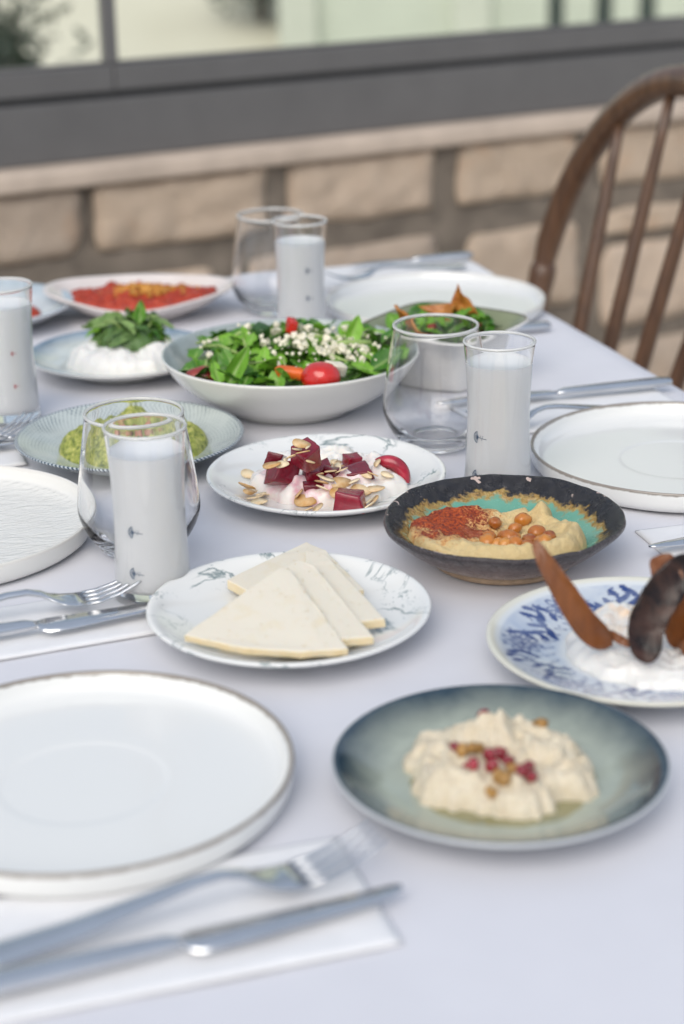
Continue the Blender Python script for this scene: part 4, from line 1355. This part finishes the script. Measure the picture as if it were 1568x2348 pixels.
# ------------------------------------------------------------------ cheese slices
def slab(label, pts, th=.007, seed=0):
    """pts: upper corners in table metres, outline of one slice; th: thickness"""
    P = [Vector(p) for p in pts]
    c = sum(P, Vector()) / len(P)
    nrm = (P[1] - P[0]).cross(P[2] - P[0]).normalized()
    if nrm.z < 0: nrm = -nrm; P.reverse()
    bm = bmesh.new()
    up = [bm.verts.new(p - c) for p in P]; dn = [bm.verts.new(p - c - nrm * th) for p in P]
    n = len(P)
    bm.faces.new(up); bm.faces.new(dn[::-1])
    for i in range(n): bm.faces.new((up[i], dn[i], dn[(i + 1) % n], up[(i + 1) % n]))
    bmesh.ops.bevel(bm, geom=bm.edges[:], offset=.0010, segments=2, affect='EDGES', profile=.5)
    bmesh.ops.subdivide_edges(bm, edges=[e for e in bm.edges if e.calc_length() > .02], cuts=9, use_grid_fill=True)
    for v in bm.verts: v.co += nrm * .0005 * fnoise(v.co.x * 60 + seed, v.co.y * 60) + Vector((fnoise(v.co.x * 90, v.co.y * 90, seed), fnoise(v.co.y * 90, v.co.x * 90, seed), 0)) * .0006
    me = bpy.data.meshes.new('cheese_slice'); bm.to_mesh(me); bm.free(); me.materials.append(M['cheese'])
    o = bpy.data.objects.new('cheese_slice', me); col.objects.link(o); o.location = c
    tag(o, label, 'cheese', 'cheese slices on the marbled plate')
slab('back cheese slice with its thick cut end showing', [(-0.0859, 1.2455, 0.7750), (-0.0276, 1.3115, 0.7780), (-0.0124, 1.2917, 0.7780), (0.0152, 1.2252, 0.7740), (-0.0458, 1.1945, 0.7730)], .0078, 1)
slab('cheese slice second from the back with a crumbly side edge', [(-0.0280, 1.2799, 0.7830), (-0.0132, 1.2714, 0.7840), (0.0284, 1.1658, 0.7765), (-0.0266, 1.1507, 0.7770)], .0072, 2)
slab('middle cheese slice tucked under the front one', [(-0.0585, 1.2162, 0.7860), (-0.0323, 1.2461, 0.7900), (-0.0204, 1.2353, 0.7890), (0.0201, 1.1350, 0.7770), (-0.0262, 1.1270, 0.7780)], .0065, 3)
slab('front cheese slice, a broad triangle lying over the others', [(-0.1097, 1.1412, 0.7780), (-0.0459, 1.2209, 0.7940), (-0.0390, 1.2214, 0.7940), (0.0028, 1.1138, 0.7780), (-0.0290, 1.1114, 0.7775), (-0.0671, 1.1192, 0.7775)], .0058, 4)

# ------------------------------------------------------------------ walnut dip with pomegranate
DX, DY = .091, .966
def dip():
    def Rf(t): return .052 + .003 * math.cos(2 * t) + .016 * fnoise(math.cos(t) * 2.0, math.sin(t) * 2.2, 7)
    def hf(s, t, x, y):
        h = .016 * edge_fall(s, .4)
        h += (.008 * fnoise(x * 60, y * 60, 2, 3) + .0030 * fnoise(x * 130, y * 130, 5, 3)) * edge_fall(s, .4)
        h += .010 * math.exp(-(((x + .002) / .018) ** 2 + ((y - .030) / .014) ** 2)) * edge_fall(s, .4)
        h -= .004 * math.exp(-((x * x + y * y) / .016 ** 2))
        return max(.0005, h)
    o = mound('walnut_dip', M['dip'], Rf, hf, surf_s, (DX, DY, T), (.001, .003), 54, 170)
    tag(o, 'chunky pale walnut dip heaped on the slate blue plate', 'dip')
    f = lambda s, t, x, y: .0012 * edge_fall(s, .06)
    tag(mound('olive_oil', M['oil'], lambda t: .059 + .006 * fnoise(math.cos(t) * 2, math.sin(t) * 2, 3), f, surf_s, (DX, DY, T), (.002, -.004), 8, 90), 'pool of olive oil around the walnut dip', 'oil')
    def top(x, y):
        X, Y = x - .001, y - .003
        t = math.atan2(Y, X); s = min(1, math.hypot(X, Y) / Rf(t))
        return surf_s(math.hypot(x, y)) + hf(s, t, x, y)
    return top
dip_top = dip()
pom = [blob('pomegranate_seed', .0042, .0034, .0036, M['pomegranate'], None, 2, .12, 1.2, i) for i in range(3)]
wal = [blob('walnut_bit', .0052, .0042, .0034, M['walnut'], None, 2, .35, 2.2, i + 5) for i in range(3)]
pts = [(0.0835, 0.9967, 0.7840), (0.0648, 0.9729, 0.7840), (0.0925, 0.9719, 0.7840), (0.0953, 0.9597, 0.7840), (0.0841, 0.9585, 0.7840), (0.0848, 0.9477, 0.7840), (0.0735, 0.9428, 0.7840), (0.1064, 0.9506, 0.7840), (0.1068, 0.9352, 0.7840), (0.1005, 0.9323, 0.7840), (0.0893, 0.9654, 0.7840), (0.0708, 0.9508, 0.7840)]
for i, p in enumerate(pts):
    o = pom[i] if i < 3 else inst(pom[i % 3])
    o.location = (p[0], p[1], T + dip_top(p[0] - DX, p[1] - DY) + .0026)
    o.rotation_euler = (random.uniform(0, 3), random.uniform(0, 3), random.uniform(0, 6))
    s = random.uniform(.9, 1.25); o.scale = (s, s, s)
    tag(o, 'ruby pomegranate seed on top of the walnut dip', 'pomegranate seed', 'pomegranate seeds on the dip')
pts = [(0.0734, 0.9662, 0.7830), (0.0685, 0.9626, 0.7830), (0.0874, 0.9362, 0.7830), (0.0832, 0.9281, 0.7830), (0.0976, 0.9437, 0.7830), (0.1190, 1.0014, 0.7830), (0.0860, 1.0205, 0.7830), (0.0784, 0.9743, 0.7830), (0.0902, 0.9319, 0.7830)]
for i, p in enumerate(pts):
    o = wal[i] if i < 3 else inst(wal[i % 3])
    o.location = (p[0], p[1], T + dip_top(p[0] - DX, p[1] - DY) + .0018)
    o.rotation_euler = (random.uniform(0, 3), random.uniform(0, 3), random.uniform(0, 6))
    tag(o, 'golden walnut bit on top of the pale dip', 'walnut', 'walnut bits on the dip')

# ------------------------------------------------------------------ yoghurt with aubergine
FX, FY = .202, 1.139
def yog2():
    def Rf(t): return .060 + .004 * math.cos(2 * t + 1) + .005 * fnoise(math.cos(t) * 3, math.sin(t) * 3, 14)
    def hf(s, t, x, y):
        h = .014 * edge_fall(s, .4)
        h += (.007 * fnoise(x * 42, y * 42, 12, 3) + .0025 * fnoise(x * 120, y * 120, 6, 3)) * edge_fall(s, .4)
        h += .012 * math.exp(-(((x + .012) / .018) ** 2 + ((y - .028) / .014) ** 2))
        return max(.0008, h)
    def stain(x, y):
        return min(1.0, math.exp(-(((x + .010) / .024) ** 2 + ((y - .022) / .024) ** 2)) + .8 * math.exp(-(((x - .03) / .02) ** 2 + ((y - .012) / .014) ** 2)))
    o = mound('yoghurt', M['yog_orange'], Rf, hf, surf_f, (FX, FY, T), (.012, -.007), 50, 150, attr={'stain': stain})
    tag(o, 'lumpy white yoghurt stained with orange oil on the flowered plate', 'yoghurt')
yog2()

def auber(label, path, width, th, skin_side, seed):
    """a fried strip: bent slab with rounded edges, dark skin on one face"""
    P = [Vector(p) for p in path]
    m = 26
    Q = []
    for i in range(m + 1):
        f = i / m * (len(P) - 1); k = min(int(f), len(P) - 2); u = f - k
        p0, p1, p2, p3 = P[max(k - 1, 0)], P[k], P[k + 1], P[min(k + 2, len(P) - 1)]
        Q.append(.5 * ((2 * p1) + (p2 - p0) * u + (2 * p0 - 5 * p1 + 4 * p2 - p3) * u * u + (3 * p1 - p0 - 3 * p2 + p3) * u ** 3))
    view = Vector((0, -1, .35)).normalized()
    V, F = [], []
    n = 16
    for i, q in enumerate(Q):
        t = (Q[min(i + 1, m)] - Q[max(i - 1, 0)]).normalized()
        a = t.cross(view).normalized(); b = a.cross(t).normalized()
        w = width[0] + (width[1] - width[0]) * math.sin(math.pi * min(1, (i / m) ** width[2] * 1.0)) if len(width) > 2 else width[0]
        w *= (1 + .07 * fnoise(i * .5, seed)) * (1 - .75 * (abs(i / m - .5) * 2) ** 9)
        for k in range(n):
            ang = 2 * math.pi * k / n
            c, s = math.cos(ang), math.sin(ang)
            curl = .35 * th * (c * c) + .28 * w * c * c
            V.append(q + a * (w * math.copysign(abs(c) ** .8, c)) + b * (th * math.copysign(abs(s) ** .8, s) + curl) + b * .0016 * fnoise(i * .45, k * .7, seed))
    for i in range(m):
        for k in range(n):
            k2 = (k + 1) % n
            F.append((i * n + k, (i + 1) * n + k, (i + 1) * n + k2, i * n + k2))
    F.append(tuple(range(n))); F.append(tuple(range((m + 1) * n - 1, m * n - 1, -1)))
    c = sum(V, Vector()) / len(V)
    o = link_mesh('aubergine_strip', [v - c for v in V], F, M['aub_orange'], loc=c)
    o.data.materials.append(M['aub_skin'])
    for p in o.data.polygons:
        nn = p.normal
        if skin_side and nn.dot(view * skin_side) > .12: p.material_index = 1
    return tag(o, label, 'aubergine')
auber('thin amber aubergine strip standing up towards the hummus bowl', [(0.1770, 1.1085, 0.7800), (0.1597, 1.1017, 0.7970), (0.1418, 1.1025, 0.8250), (0.1291, 1.1081, 0.8460), (0.1256, 1.1136, 0.8540)], (.0018, .0092, .50), .0019, 0, 1)
auber('dark skinned aubergine strip leaning across the yoghurt', [(0.1985, 1.0834, 0.7780), (0.1964, 1.0931, 0.7970), (0.2059, 1.1003, 0.8170), (0.2208, 1.1080, 0.8320), (0.2298, 1.1114, 0.8360)], (.0085, .0128, .8), .0021, 1, 2)
auber('orange aubergine strip behind the dark skinned one', [(0.2254, 1.1181, 0.7740), (0.2196, 1.1127, 0.8020), (0.2125, 1.1080, 0.8260), (0.2095, 1.1204, 0.8380)], (.0090, .0105, .8), .0022, 0, 3)
auber('amber aubergine end beside the dark strip at the picture edge', [(0.2445, 1.1280, 0.7820), (0.2328, 1.0986, 0.7860), (0.2245, 1.1012, 0.7780)], (.006, .008, .8), .0028, 0, 4)
auber('short amber aubergine scrap lying by the standing strip', [(0.1763, 1.1149, 0.7860), (0.1838, 1.1064, 0.7840), (0.1901, 1.1036, 0.7820)], (.0022, .003, .8), .0018, 0, 6)

# ------------------------------------------------------------------ leaf shapes for the salads
def leaf_mesh(name, L, Wd, fold, bend, mat, lobes=0.0, seed=0):
    V, F = [], []
    nx, ny = 9, 4
    for i in range(nx + 1):
        u = i / nx
        w = Wd * (math.sin(math.pi * min(1, u ** .8)) ** .8 * (1 + lobes * math.sin(u * 19 + seed))) + .0007 * (1 - u)
        for j in range(-ny, ny + 1):
            v = j / ny
            x = L * u; y = w * v
            z = fold * abs(v) ** 1.2 * w + bend * (u * u) * L + .0016 * fnoise(u * 4 + seed, v * 2.5, seed)
            V.append((x, y, z + .0022 * fnoise(u * 7, v * 4, seed + 3)))
    k = 2 * ny + 1
    for i in range(nx):
        for j in range(2 * ny):
            a = i * k + j
            F.append((a, a + k, a + k + 1, a + 1))
    o = link_mesh(name, V, F, mat)
    o.data.attributes.new('rib', 'FLOAT', 'POINT').data.foreach_set('value', [(1.0 if j == 0 else .0) * (1 - .6 * i / nx) for i in range(nx + 1) for j in range(-ny, ny + 1)])
    return o

def heap_of_leaves(root, protos, spots, rg, tiltlo=.1, tilthi=1.0, smin=.7, smax=1.2, keep=None):
    first = {id(p): True for p in protos}
    for (x, y, z) in spots:
        p = rg.choice(protos)
        o = p if first[id(p)] else inst(p)
        first[id(p)] = False
        o.parent = root
        o.location = (x, y, z)
        s = rg.uniform(smin, smax); o.scale = (s, s, s)
        L = max(v.co.x for v in p.data.vertices) * s
        for _ in range(40):
            tl, hd = rg.uniform(tiltlo, tilthi), rg.uniform(0, 6.283)
            tx, ty = x + L * math.cos(tl) * math.cos(hd), y + L * math.cos(tl) * math.sin(hd)
            if keep is None or math.hypot(tx, ty) < keep: break
        o.rotation_euler = Euler((rg.uniform(-.7, .7), -tl, hd), 'XYZ')
    for p in protos:
        if first[id(p)]: bpy.data.objects.remove(p)

def crumbs_mesh(name, pts, size, mat, parent, rg):
    bm = bmesh.new()
    for p in pts:
        s = size * rg.choice((.45, .6, .8, 1.0, 1.45)) * rg.uniform(.85, 1.15)
        mt = Matrix.Translation(p) @ Euler((rg.uniform(0, 6), rg.uniform(0, 6), 0)).to_matrix().to_4x4() @ Matrix.Diagonal((s, s * rg.uniform(.6, 1), s * rg.uniform(.5, .9), 1))
        g = bmesh.ops.create_icosphere(bm, subdivisions=1, radius=1.0, matrix=mt)
        for v in g['verts']: v.co += Vector((rg.gauss(0, .22), rg.gauss(0, .22), rg.gauss(0, .22))) * s
    me = bpy.data.meshes.new(name); bm.to_mesh(me); bm.free(); me.materials.append(mat)
    o = bpy.data.objects.new(name, me); col.objects.link(o); o.parent = parent
    o['kind'] = 'stuff'
    return o

# ------------------------------------------------------------------ big salad
SX, SY = -.049, 1.751
def salad():
    rg = random.Random(31)
    root = thing('green_salad', 'leafy green salad with crumbled white cheese filling the wide cream bowl', 'salad', (SX, SY, T))
    P = [leaf_mesh('leaf', *a) for a in ((.036, .011, .25, .10, M['leaf'], 0, 1), (.044, .013, .35, -.12, M['leaf'], .10, 2), (.030, .012, .15, .2, M['leaf'], 0, 3), (.052, .012, .3, .08, M['leaf'], .22, 4), (.026, .009, .3, .05, M['leaf'], 0, 5), (.040, .015, .45, -.2, M['leaf'], .05, 6))]
    def hz(x, y):
        r = math.hypot(x, y)
        return .052 + .013 * (1 - (r / .115) ** 2) + .006 * fnoise(x * 24, y * 24, 3)
    def inner(r): return float(np.interp(r, [0, .03, .062, .096, .116, .1235], [.008, .008, .010, .023, .043, .056]))
    base = mound('leaf_bed', M['leaf_dull'], lambda t: .109, lambda s, t, x, y: max(0, (hz(x, y) - .012) - inner(math.hypot(x, y))) * edge_fall(s, .25) + .003 * fnoise(x * 90, y * 90, 4), inner, None, (0, -.002), 26, 90, parent=root)
    spots = []
    while len(spots) < 295:
        a = rg.uniform(0, 6.283); r = .114 * math.sqrt(rg.uniform(0, 1))
        x, y = r * math.cos(a), r * math.sin(a)
        if x < -.088 and rg.random() < .6: continue
        spots.append((x * .97, y * .97, hz(x, y) - rg.uniform(.002, .014)))
    heap_of_leaves(root, P, spots, rg, -.1, .75, .45, .8, .116)
    big = leaf_mesh('leaf', .052, .010, .75, .10, M['leaf'], .04, 9)
    big.parent = root
    b0 = (-0.1066, 1.6634, 0.8020); big.location = (b0[0] - SX, b0[1] - SY, .047); big.rotation_euler = (1.0, -.95, .55); big.scale = (.85, .8, .9)
    b2 = inst(big); b2.location = ((0.0098, 1.7504, 0.8180)[0] - SX, (0.0098, 1.7504, 0.8180)[1] - SY, .060); b2.rotation_euler = (.9, -1.1, .9); b2.scale = (.62, .8, .7)
    b3 = inst(big); b3.location = ((0.0300, 1.6906, 0.8080)[0] - SX, (0.0300, 1.6906, 0.8080)[1] - SY, .052); b3.rotation_euler = (.5, -.35, .5); b3.scale = (.7, 1, .8)
    for i in range(20):
        a = rg.uniform(0, 6.283); r = .09 * math.sqrt(rg.uniform(.05, 1)); x, y = r * math.cos(a), r * math.sin(a)
        z = hz(x, y) + .003; d = rg.uniform(0, 3.14); L = rg.uniform(.012, .022)
        tube('stem', [(x - L * math.cos(d), y - L * math.sin(d), z - .004), (x, y, z + .001), (x + L * math.cos(d), y + L * math.sin(d), z - .003)], rg.uniform(.0010, .0017), M['stem'], root, 7)
    for (px, py, d, L, rr) in (((0.0076, 1.7408, 0.8180), 0, .1, .024, .0032), ((0.0165, 1.7665, 0.8180), 0, .05, .020, .0030), ((-0.0282, 1.7720, 0.8200), 0, .7, .018, .0028)):
        x, y = px[0] - SX, px[1] - SY
        tube('cucumber_stick', [(x - L * math.cos(d), y - L * math.sin(d), .064), (x, y, .066), (x + L * math.cos(d), y + L * math.sin(d), .065)], rr, M['stem'], root, 8)
    pts = []
    c0 = (-0.0138, 1.7277, 0.8180)
    for i in range(235):
        if i < 185: x, y = rg.gauss(c0[0] - SX, .026), rg.gauss(c0[1] - SY, .028)
        elif i < 210: x, y = rg.gauss((-0.0772, 1.7811, 0.8180)[0] - SX, .014), rg.gauss((-0.0772, 1.7811, 0.8180)[1] - SY, .02)
        else:
            a = rg.uniform(0, 6.28); r = .10 * math.sqrt(rg.random()); x, y = r * math.cos(a), r * math.sin(a)
        if math.hypot(x, y) > .103: continue
        pts.append((x, y, hz(x, y) + rg.uniform(.001, .008)))
    crumbs_mesh('cheese_crumbs', pts, .0031, M['crumb'], root, rg)
    def top(x, y): return hz(x - SX, y - SY)
    return top
sal_top = salad()
def salad_bits():
    p = (-0.0178, 1.6510, 0.8100)
    o = blob('cherry_tomato', .0190, .0165, .0145, M['tomato'], None, 4, .05, 1.2, 2, (p[0], p[1], p[2]))
    tag(o, 'bright red cherry tomato at the front of the salad', 'tomato')
    p = (-0.1321, 1.6885, 0.8020)
    o = blob('tomato_piece', .015, .012, .009, M['tomato_dark'], None, 3, .15, 1.5, 3, (p[0], p[1], p[2]))
    tag(o, 'dull red tomato piece by the rim of the salad bowl', 'tomato')
    p = (-0.0461, 1.6600, 0.8130)
    o = cube_mesh('carrot_piece', .027, .012, .010, M['carrot'], 77, .003)
    o.location = p; o.rotation_euler = (.3, .12, -.08)
    tag(o, 'orange carrot piece beside the cherry tomato', 'carrot')
    p = (-0.0475, 1.7671, 0.8270)
    o = cube_mesh('red_pepper_piece', .009, .011, .017, M['tomato'], 78, .002)
    o.location = p; o.rotation_euler = (.2, .2, .5)
    tag(o, 'red pepper piece at the back of the salad', 'pepper')
    p = (-0.0777, 1.7637, 0.8240)
    o = cube_mesh('cucumber_piece', .016, .016, .017, M['cucumber'], 79, .003)
    o.location = p; o.rotation_euler = (.3, -.2, .7)
    tag(o, 'dark green cucumber chunk at the back of the salad', 'cucumber')
    p = (-0.0042, 1.6628, 0.8140)
    o = cube_mesh('cheese_cube', .016, .013, .013, M['crumb'], 80, .002)
    o.location = p; o.rotation_euler = (.3, .2, .7)
    tag(o, 'white cheese cube beside the cherry tomato', 'cheese')
salad_bits()

# ------------------------------------------------------------------ green mash
GX, GY = -.193, 1.597
def mash():
    def Rf(t): return .064 + .004 * math.cos(2 * t) + .004 * fnoise(math.cos(t) * 3, math.sin(t) * 3, 24)
    def hf(s, t, x, y):
        r = math.hypot(x, y)
        h = .020 * edge_fall(s, .4) * (1 - .45 * math.exp(-((r) / .026) ** 2))
        h += (.005 * fnoise(x * 55, y * 55, 22, 3) + .0035 * fnoise(x * 150, y * 150, 6, 3)) * edge_fall(s, .35)
        h += .009 * math.exp(-(((x - .0) / .02) ** 2 + ((y - .05) / .012) ** 2)) * edge_fall(s, .3)
        return max(.0005, h)
    o = mound('green_mash', M['mash'], Rf, hf, surf_b, (GX, GY, T), (.004, 0), 48, 150)
    tag(o, 'coarse green mash in a ring on the woven pattern plate', 'mash')
    rg = random.Random(12)
    bits = [blob('nut_bit', .006, .0045, .0035, M['ham'], None, 2, .35, 2, i + 30) for i in range(2)]
    for i in range(14):
        o = bits[i] if i < 2 else inst(bits[i % 2])
        x, y = rg.gauss(0.004, .016), rg.gauss(-.004, .012)
        o.location = (GX + x, GY + y, T + surf_b(0) + hf(.3, 0, x, y) + .0015)
        o.rotation_euler = (rg.uniform(0, 3), rg.uniform(0, 3), rg.uniform(0, 6))
        tag(o, 'pinkish nut bit in the hollow of the green mash', 'nut', 'nut bits on the green mash')
mash()

# ------------------------------------------------------------------ white cheese cream with herbs
LX, LY = -.232, 1.893
def lab():
    def Rf(t): return .061 + .003 * math.cos(2 * t) + .005 * fnoise(math.cos(t) * 2.4, math.sin(t) * 2.4, 44)
    def hf(s, t, x, y):
        h = .024 * edge_fall(s, .5) + (.006 * fnoise(x * 40, y * 40, 42, 3) + .0015 * fnoise(x * 120, y * 120, 6, 3)) * edge_fall(s, .4)
        return max(.0005, h)
    o = mound('cheese_cream', M['labneh'], Rf, hf, surf_l, (LX, LY, T), (.006, -.002), 40, 140)
    tag(o, 'mound of white cheese cream under the green herbs', 'cheese cream')
    root = thing('herb_topping', 'heap of green herb leaves on the white cheese cream', 'herbs', (LX + .008, LY + .004, T + .030))
    rg = random.Random(3)
    P = [leaf_mesh('leaf', *a) for a in ((.038, .0085, .4, -.2, M['leaf_dull'], 0, 11), (.032, .010, .3, .1, M['leaf_dull'], 0, 12), (.044, .008, .5, -.1, M['leaf_dull'], .05, 13), (.026, .008, .3, -.3, M['leaf'], 0, 14))]
    spots = []
    for i in range(95):
        a = rg.uniform(0, 6.283); r = .040 * math.sqrt(rg.random())
        x, y = r * math.cos(a) * 1.08, r * math.sin(a)
        spots.append((x * .82, y * .82, .004 + .024 * (1 - (r / .044) ** 2) * rg.uniform(.35, 1.1)))
    heap_of_leaves(root, P, spots, rg, -.75, .15, .6, 1.0, .050)
    mound('herb_bed', M['leaf_dull'], lambda t: .037 + .004 * fnoise(math.cos(t) * 3, math.sin(t) * 3), lambda s, t, x, y: .024 * edge_fall(s, .8) + .003 * fnoise(x * 90, y * 90), lambda r: -.004, None, (0, 0), 14, 60, parent=root)
    for (x, y, d) in ((.01, .0, .4), (-.012, .008, 2.2), (.02, -.012, 1.0), (0, -.018, 2.9)):
        tube('stem', [(x, y, .012), (x + .014 * math.cos(d), y + .014 * math.sin(d), .026), (x + .024 * math.cos(d), y + .024 * math.sin(d), .024)], .0013, M['stem'], root, 6)
    q = (-0.2104, 1.8814, 0.8140)
    lf = leaf_mesh('leaf', .026, .006, .3, .1, M['leaf'], 0, 15); lf.parent = root
    lf.location = (q[0] - LX - .008, q[1] - LY - .004, .022); lf.rotation_euler = (.5, -1.3, 1.2)
lab()

# ------------------------------------------------------------------ red paste, far plate's sauce
def red():
    c = (-0.2353, 2.1361, 0.7780)
    def Rf(t): return .074 + .014 * math.cos(2 * t + .35) + .003 * fnoise(math.cos(t) * 3, math.sin(t) * 3, 54)
    def hf(s, t, x, y): return max(.0005, .017 * edge_fall(s, .35) + (.006 * fnoise(x * 45, y * 45, 52, 3) + .003 * fnoise(x * 140, y * 140, 6, 3)) * edge_fall(s, .3))
    o = mound('red_paste', M['paste'], Rf, hf, surf_p, (c[0], c[1], T), (.004, -.008), 40, 140)
    tag(o, 'coarse red pepper paste on the pale pink dish', 'paste')
    rg = random.Random(8)
    cr = thing('orange_crumble', 'golden nut crumble scattered on the red paste', 'crumble', (c[0] + .002, c[1] - .006, T + surf_p(0) + .0185))
    pts = []
    for i in range(210):
        x, y = rg.gauss(.010, .022), rg.gauss(.004, .012)
        pts.append((x, y, max(-.003, .003 * math.exp(-(x * x + y * y) / .0008) + rg.uniform(-.003, .002))))
    crumbs_mesh('nut_crumbs', pts, .0026, M['crumble'], cr, rg)
    c = (-0.4136, 2.0968, 0.7740)
    o = mound('red_sauce', M['paste'], lambda t: .050 + .004 * math.cos(3 * t), lambda s, t, x, y: max(.0004, .012 * edge_fall(s, .4) + .003 * fnoise(x * 60, y * 60)), interp([(0, .009), (.06, .0095), (.1, .024)]), (c[0], c[1], T), (.012, -.006), 16, 80)
    tag(o, 'reddish sauce on the patterned plate behind the milky glass', 'sauce')
red()

# ------------------------------------------------------------------ square bowl's filling and crisps
def square_fill():
    c = (0.1084, 1.8324, 0.8070)
    rg = random.Random(17)
    root = thing('small_salad', 'mixed leaves and dark tomato in the square olive bowl', 'salad', (c[0], c[1], T))
    P = [leaf_mesh('leaf', *a) for a in ((.030, .010, .3, .1, M['leaf'], .05, 21), (.026, .011, .2, -.2, M['leaf_dull'], 0, 22), (.034, .009, .35, .1, M['leaf'], .1, 23))]
    sb = interp([(0, .008), (.041, .0105), (.048, .031), (.054, .048), (.07, .058)])
    mound('leaf_bed', M['leaf_dull'], lambda t: .050, lambda s, t, x, y: max(.001, .050 - sb(math.hypot(x, y))) + .003 * fnoise(x * 80, y * 80), sb, None, (0, 0), 14, 60, parent=root)
    spots = []
    for i in range(95):
        a = rg.uniform(0, 6.283); r = .052 * math.sqrt(rg.random())
        spots.append((r * math.cos(a), r * math.sin(a), .053 + .010 * (1 - (r / .055) ** 2)))
    heap_of_leaves(root, P, spots, rg, .0, .5, .6, 1.0, .062)
    crumbs_mesh('dark_bits', [(rg.gauss(.006, .014), rg.gauss(-.01, .012), .060 + rg.uniform(-.003, .004)) for _ in range(26)], .005, M['tomato_dark'], root, rg)
    def crisp(label, pts, seed):
        Pv = [Vector(p) for p in pts]
        cc = sum(Pv, Vector()) / 3
        nrm = (Pv[1] - Pv[0]).cross(Pv[2] - Pv[0]).normalized()
        n = 9
        V, F, idx = [], [], {}
        for s in (0, 1):
            for i in range(n + 1):
                for j in range(n + 1 - i):
                    a, b = i / n, j / n
                    p = Pv[0] * (1 - a - b) + Pv[1] * a + Pv[2] * b - cc
                    p = p + nrm * (.0055 * fnoise(a * 2.2 + seed, b * 2.2, seed) + (-.0009 if s else .0009))
                    idx[(s, i, j)] = len(V); V.append(p)
        for s in (0, 1):
            for i in range(n):
                for j in range(n - i):
                    t = [idx[(s, i, j)], idx[(s, i + 1, j)], idx[(s, i, j + 1)]]
                    F.append(tuple(t if not s else t[::-1]))
                    if i + j < n - 1:
                        t = [idx[(s, i + 1, j)], idx[(s, i + 1, j + 1)], idx[(s, i, j + 1)]]
                        F.append(tuple(t if not s else t[::-1]))
        edge = [(i, 0) for i in range(n)] + [(n - j, j) for j in range(n)] + [(0, n - j) for j in range(n)]
        for (a, b) in zip(edge, edge[1:] + edge[:1]):
            F.append((idx[(0, *a)], idx[(1, *a)], idx[(1, *b)], idx[(0, *b)]))
        tag(link_mesh('crisp', V, F, M['crisp'], loc=cc), label, 'crisp')
    crisp('thin fried crisp pointing up at the side of the square bowl', [(0.0564, 1.7875, 0.8440), (0.0656, 1.8036, 0.8140), (0.0908, 1.7779, 0.8100)], 1)
    crisp('tall pointed fried crisp standing in the square bowl', [(0.1218, 1.8349, 0.8520), (0.1442, 1.8331, 0.8200), (0.1136, 1.8455, 0.8220)], 2)
    crisp('broad fried crisp leaning in the square bowl behind the leaves', [(0.0812, 1.8264, 0.8320), (0.1202, 1.8302, 0.8340), (0.1133, 1.8253, 0.8120)], 3)
square_fill()
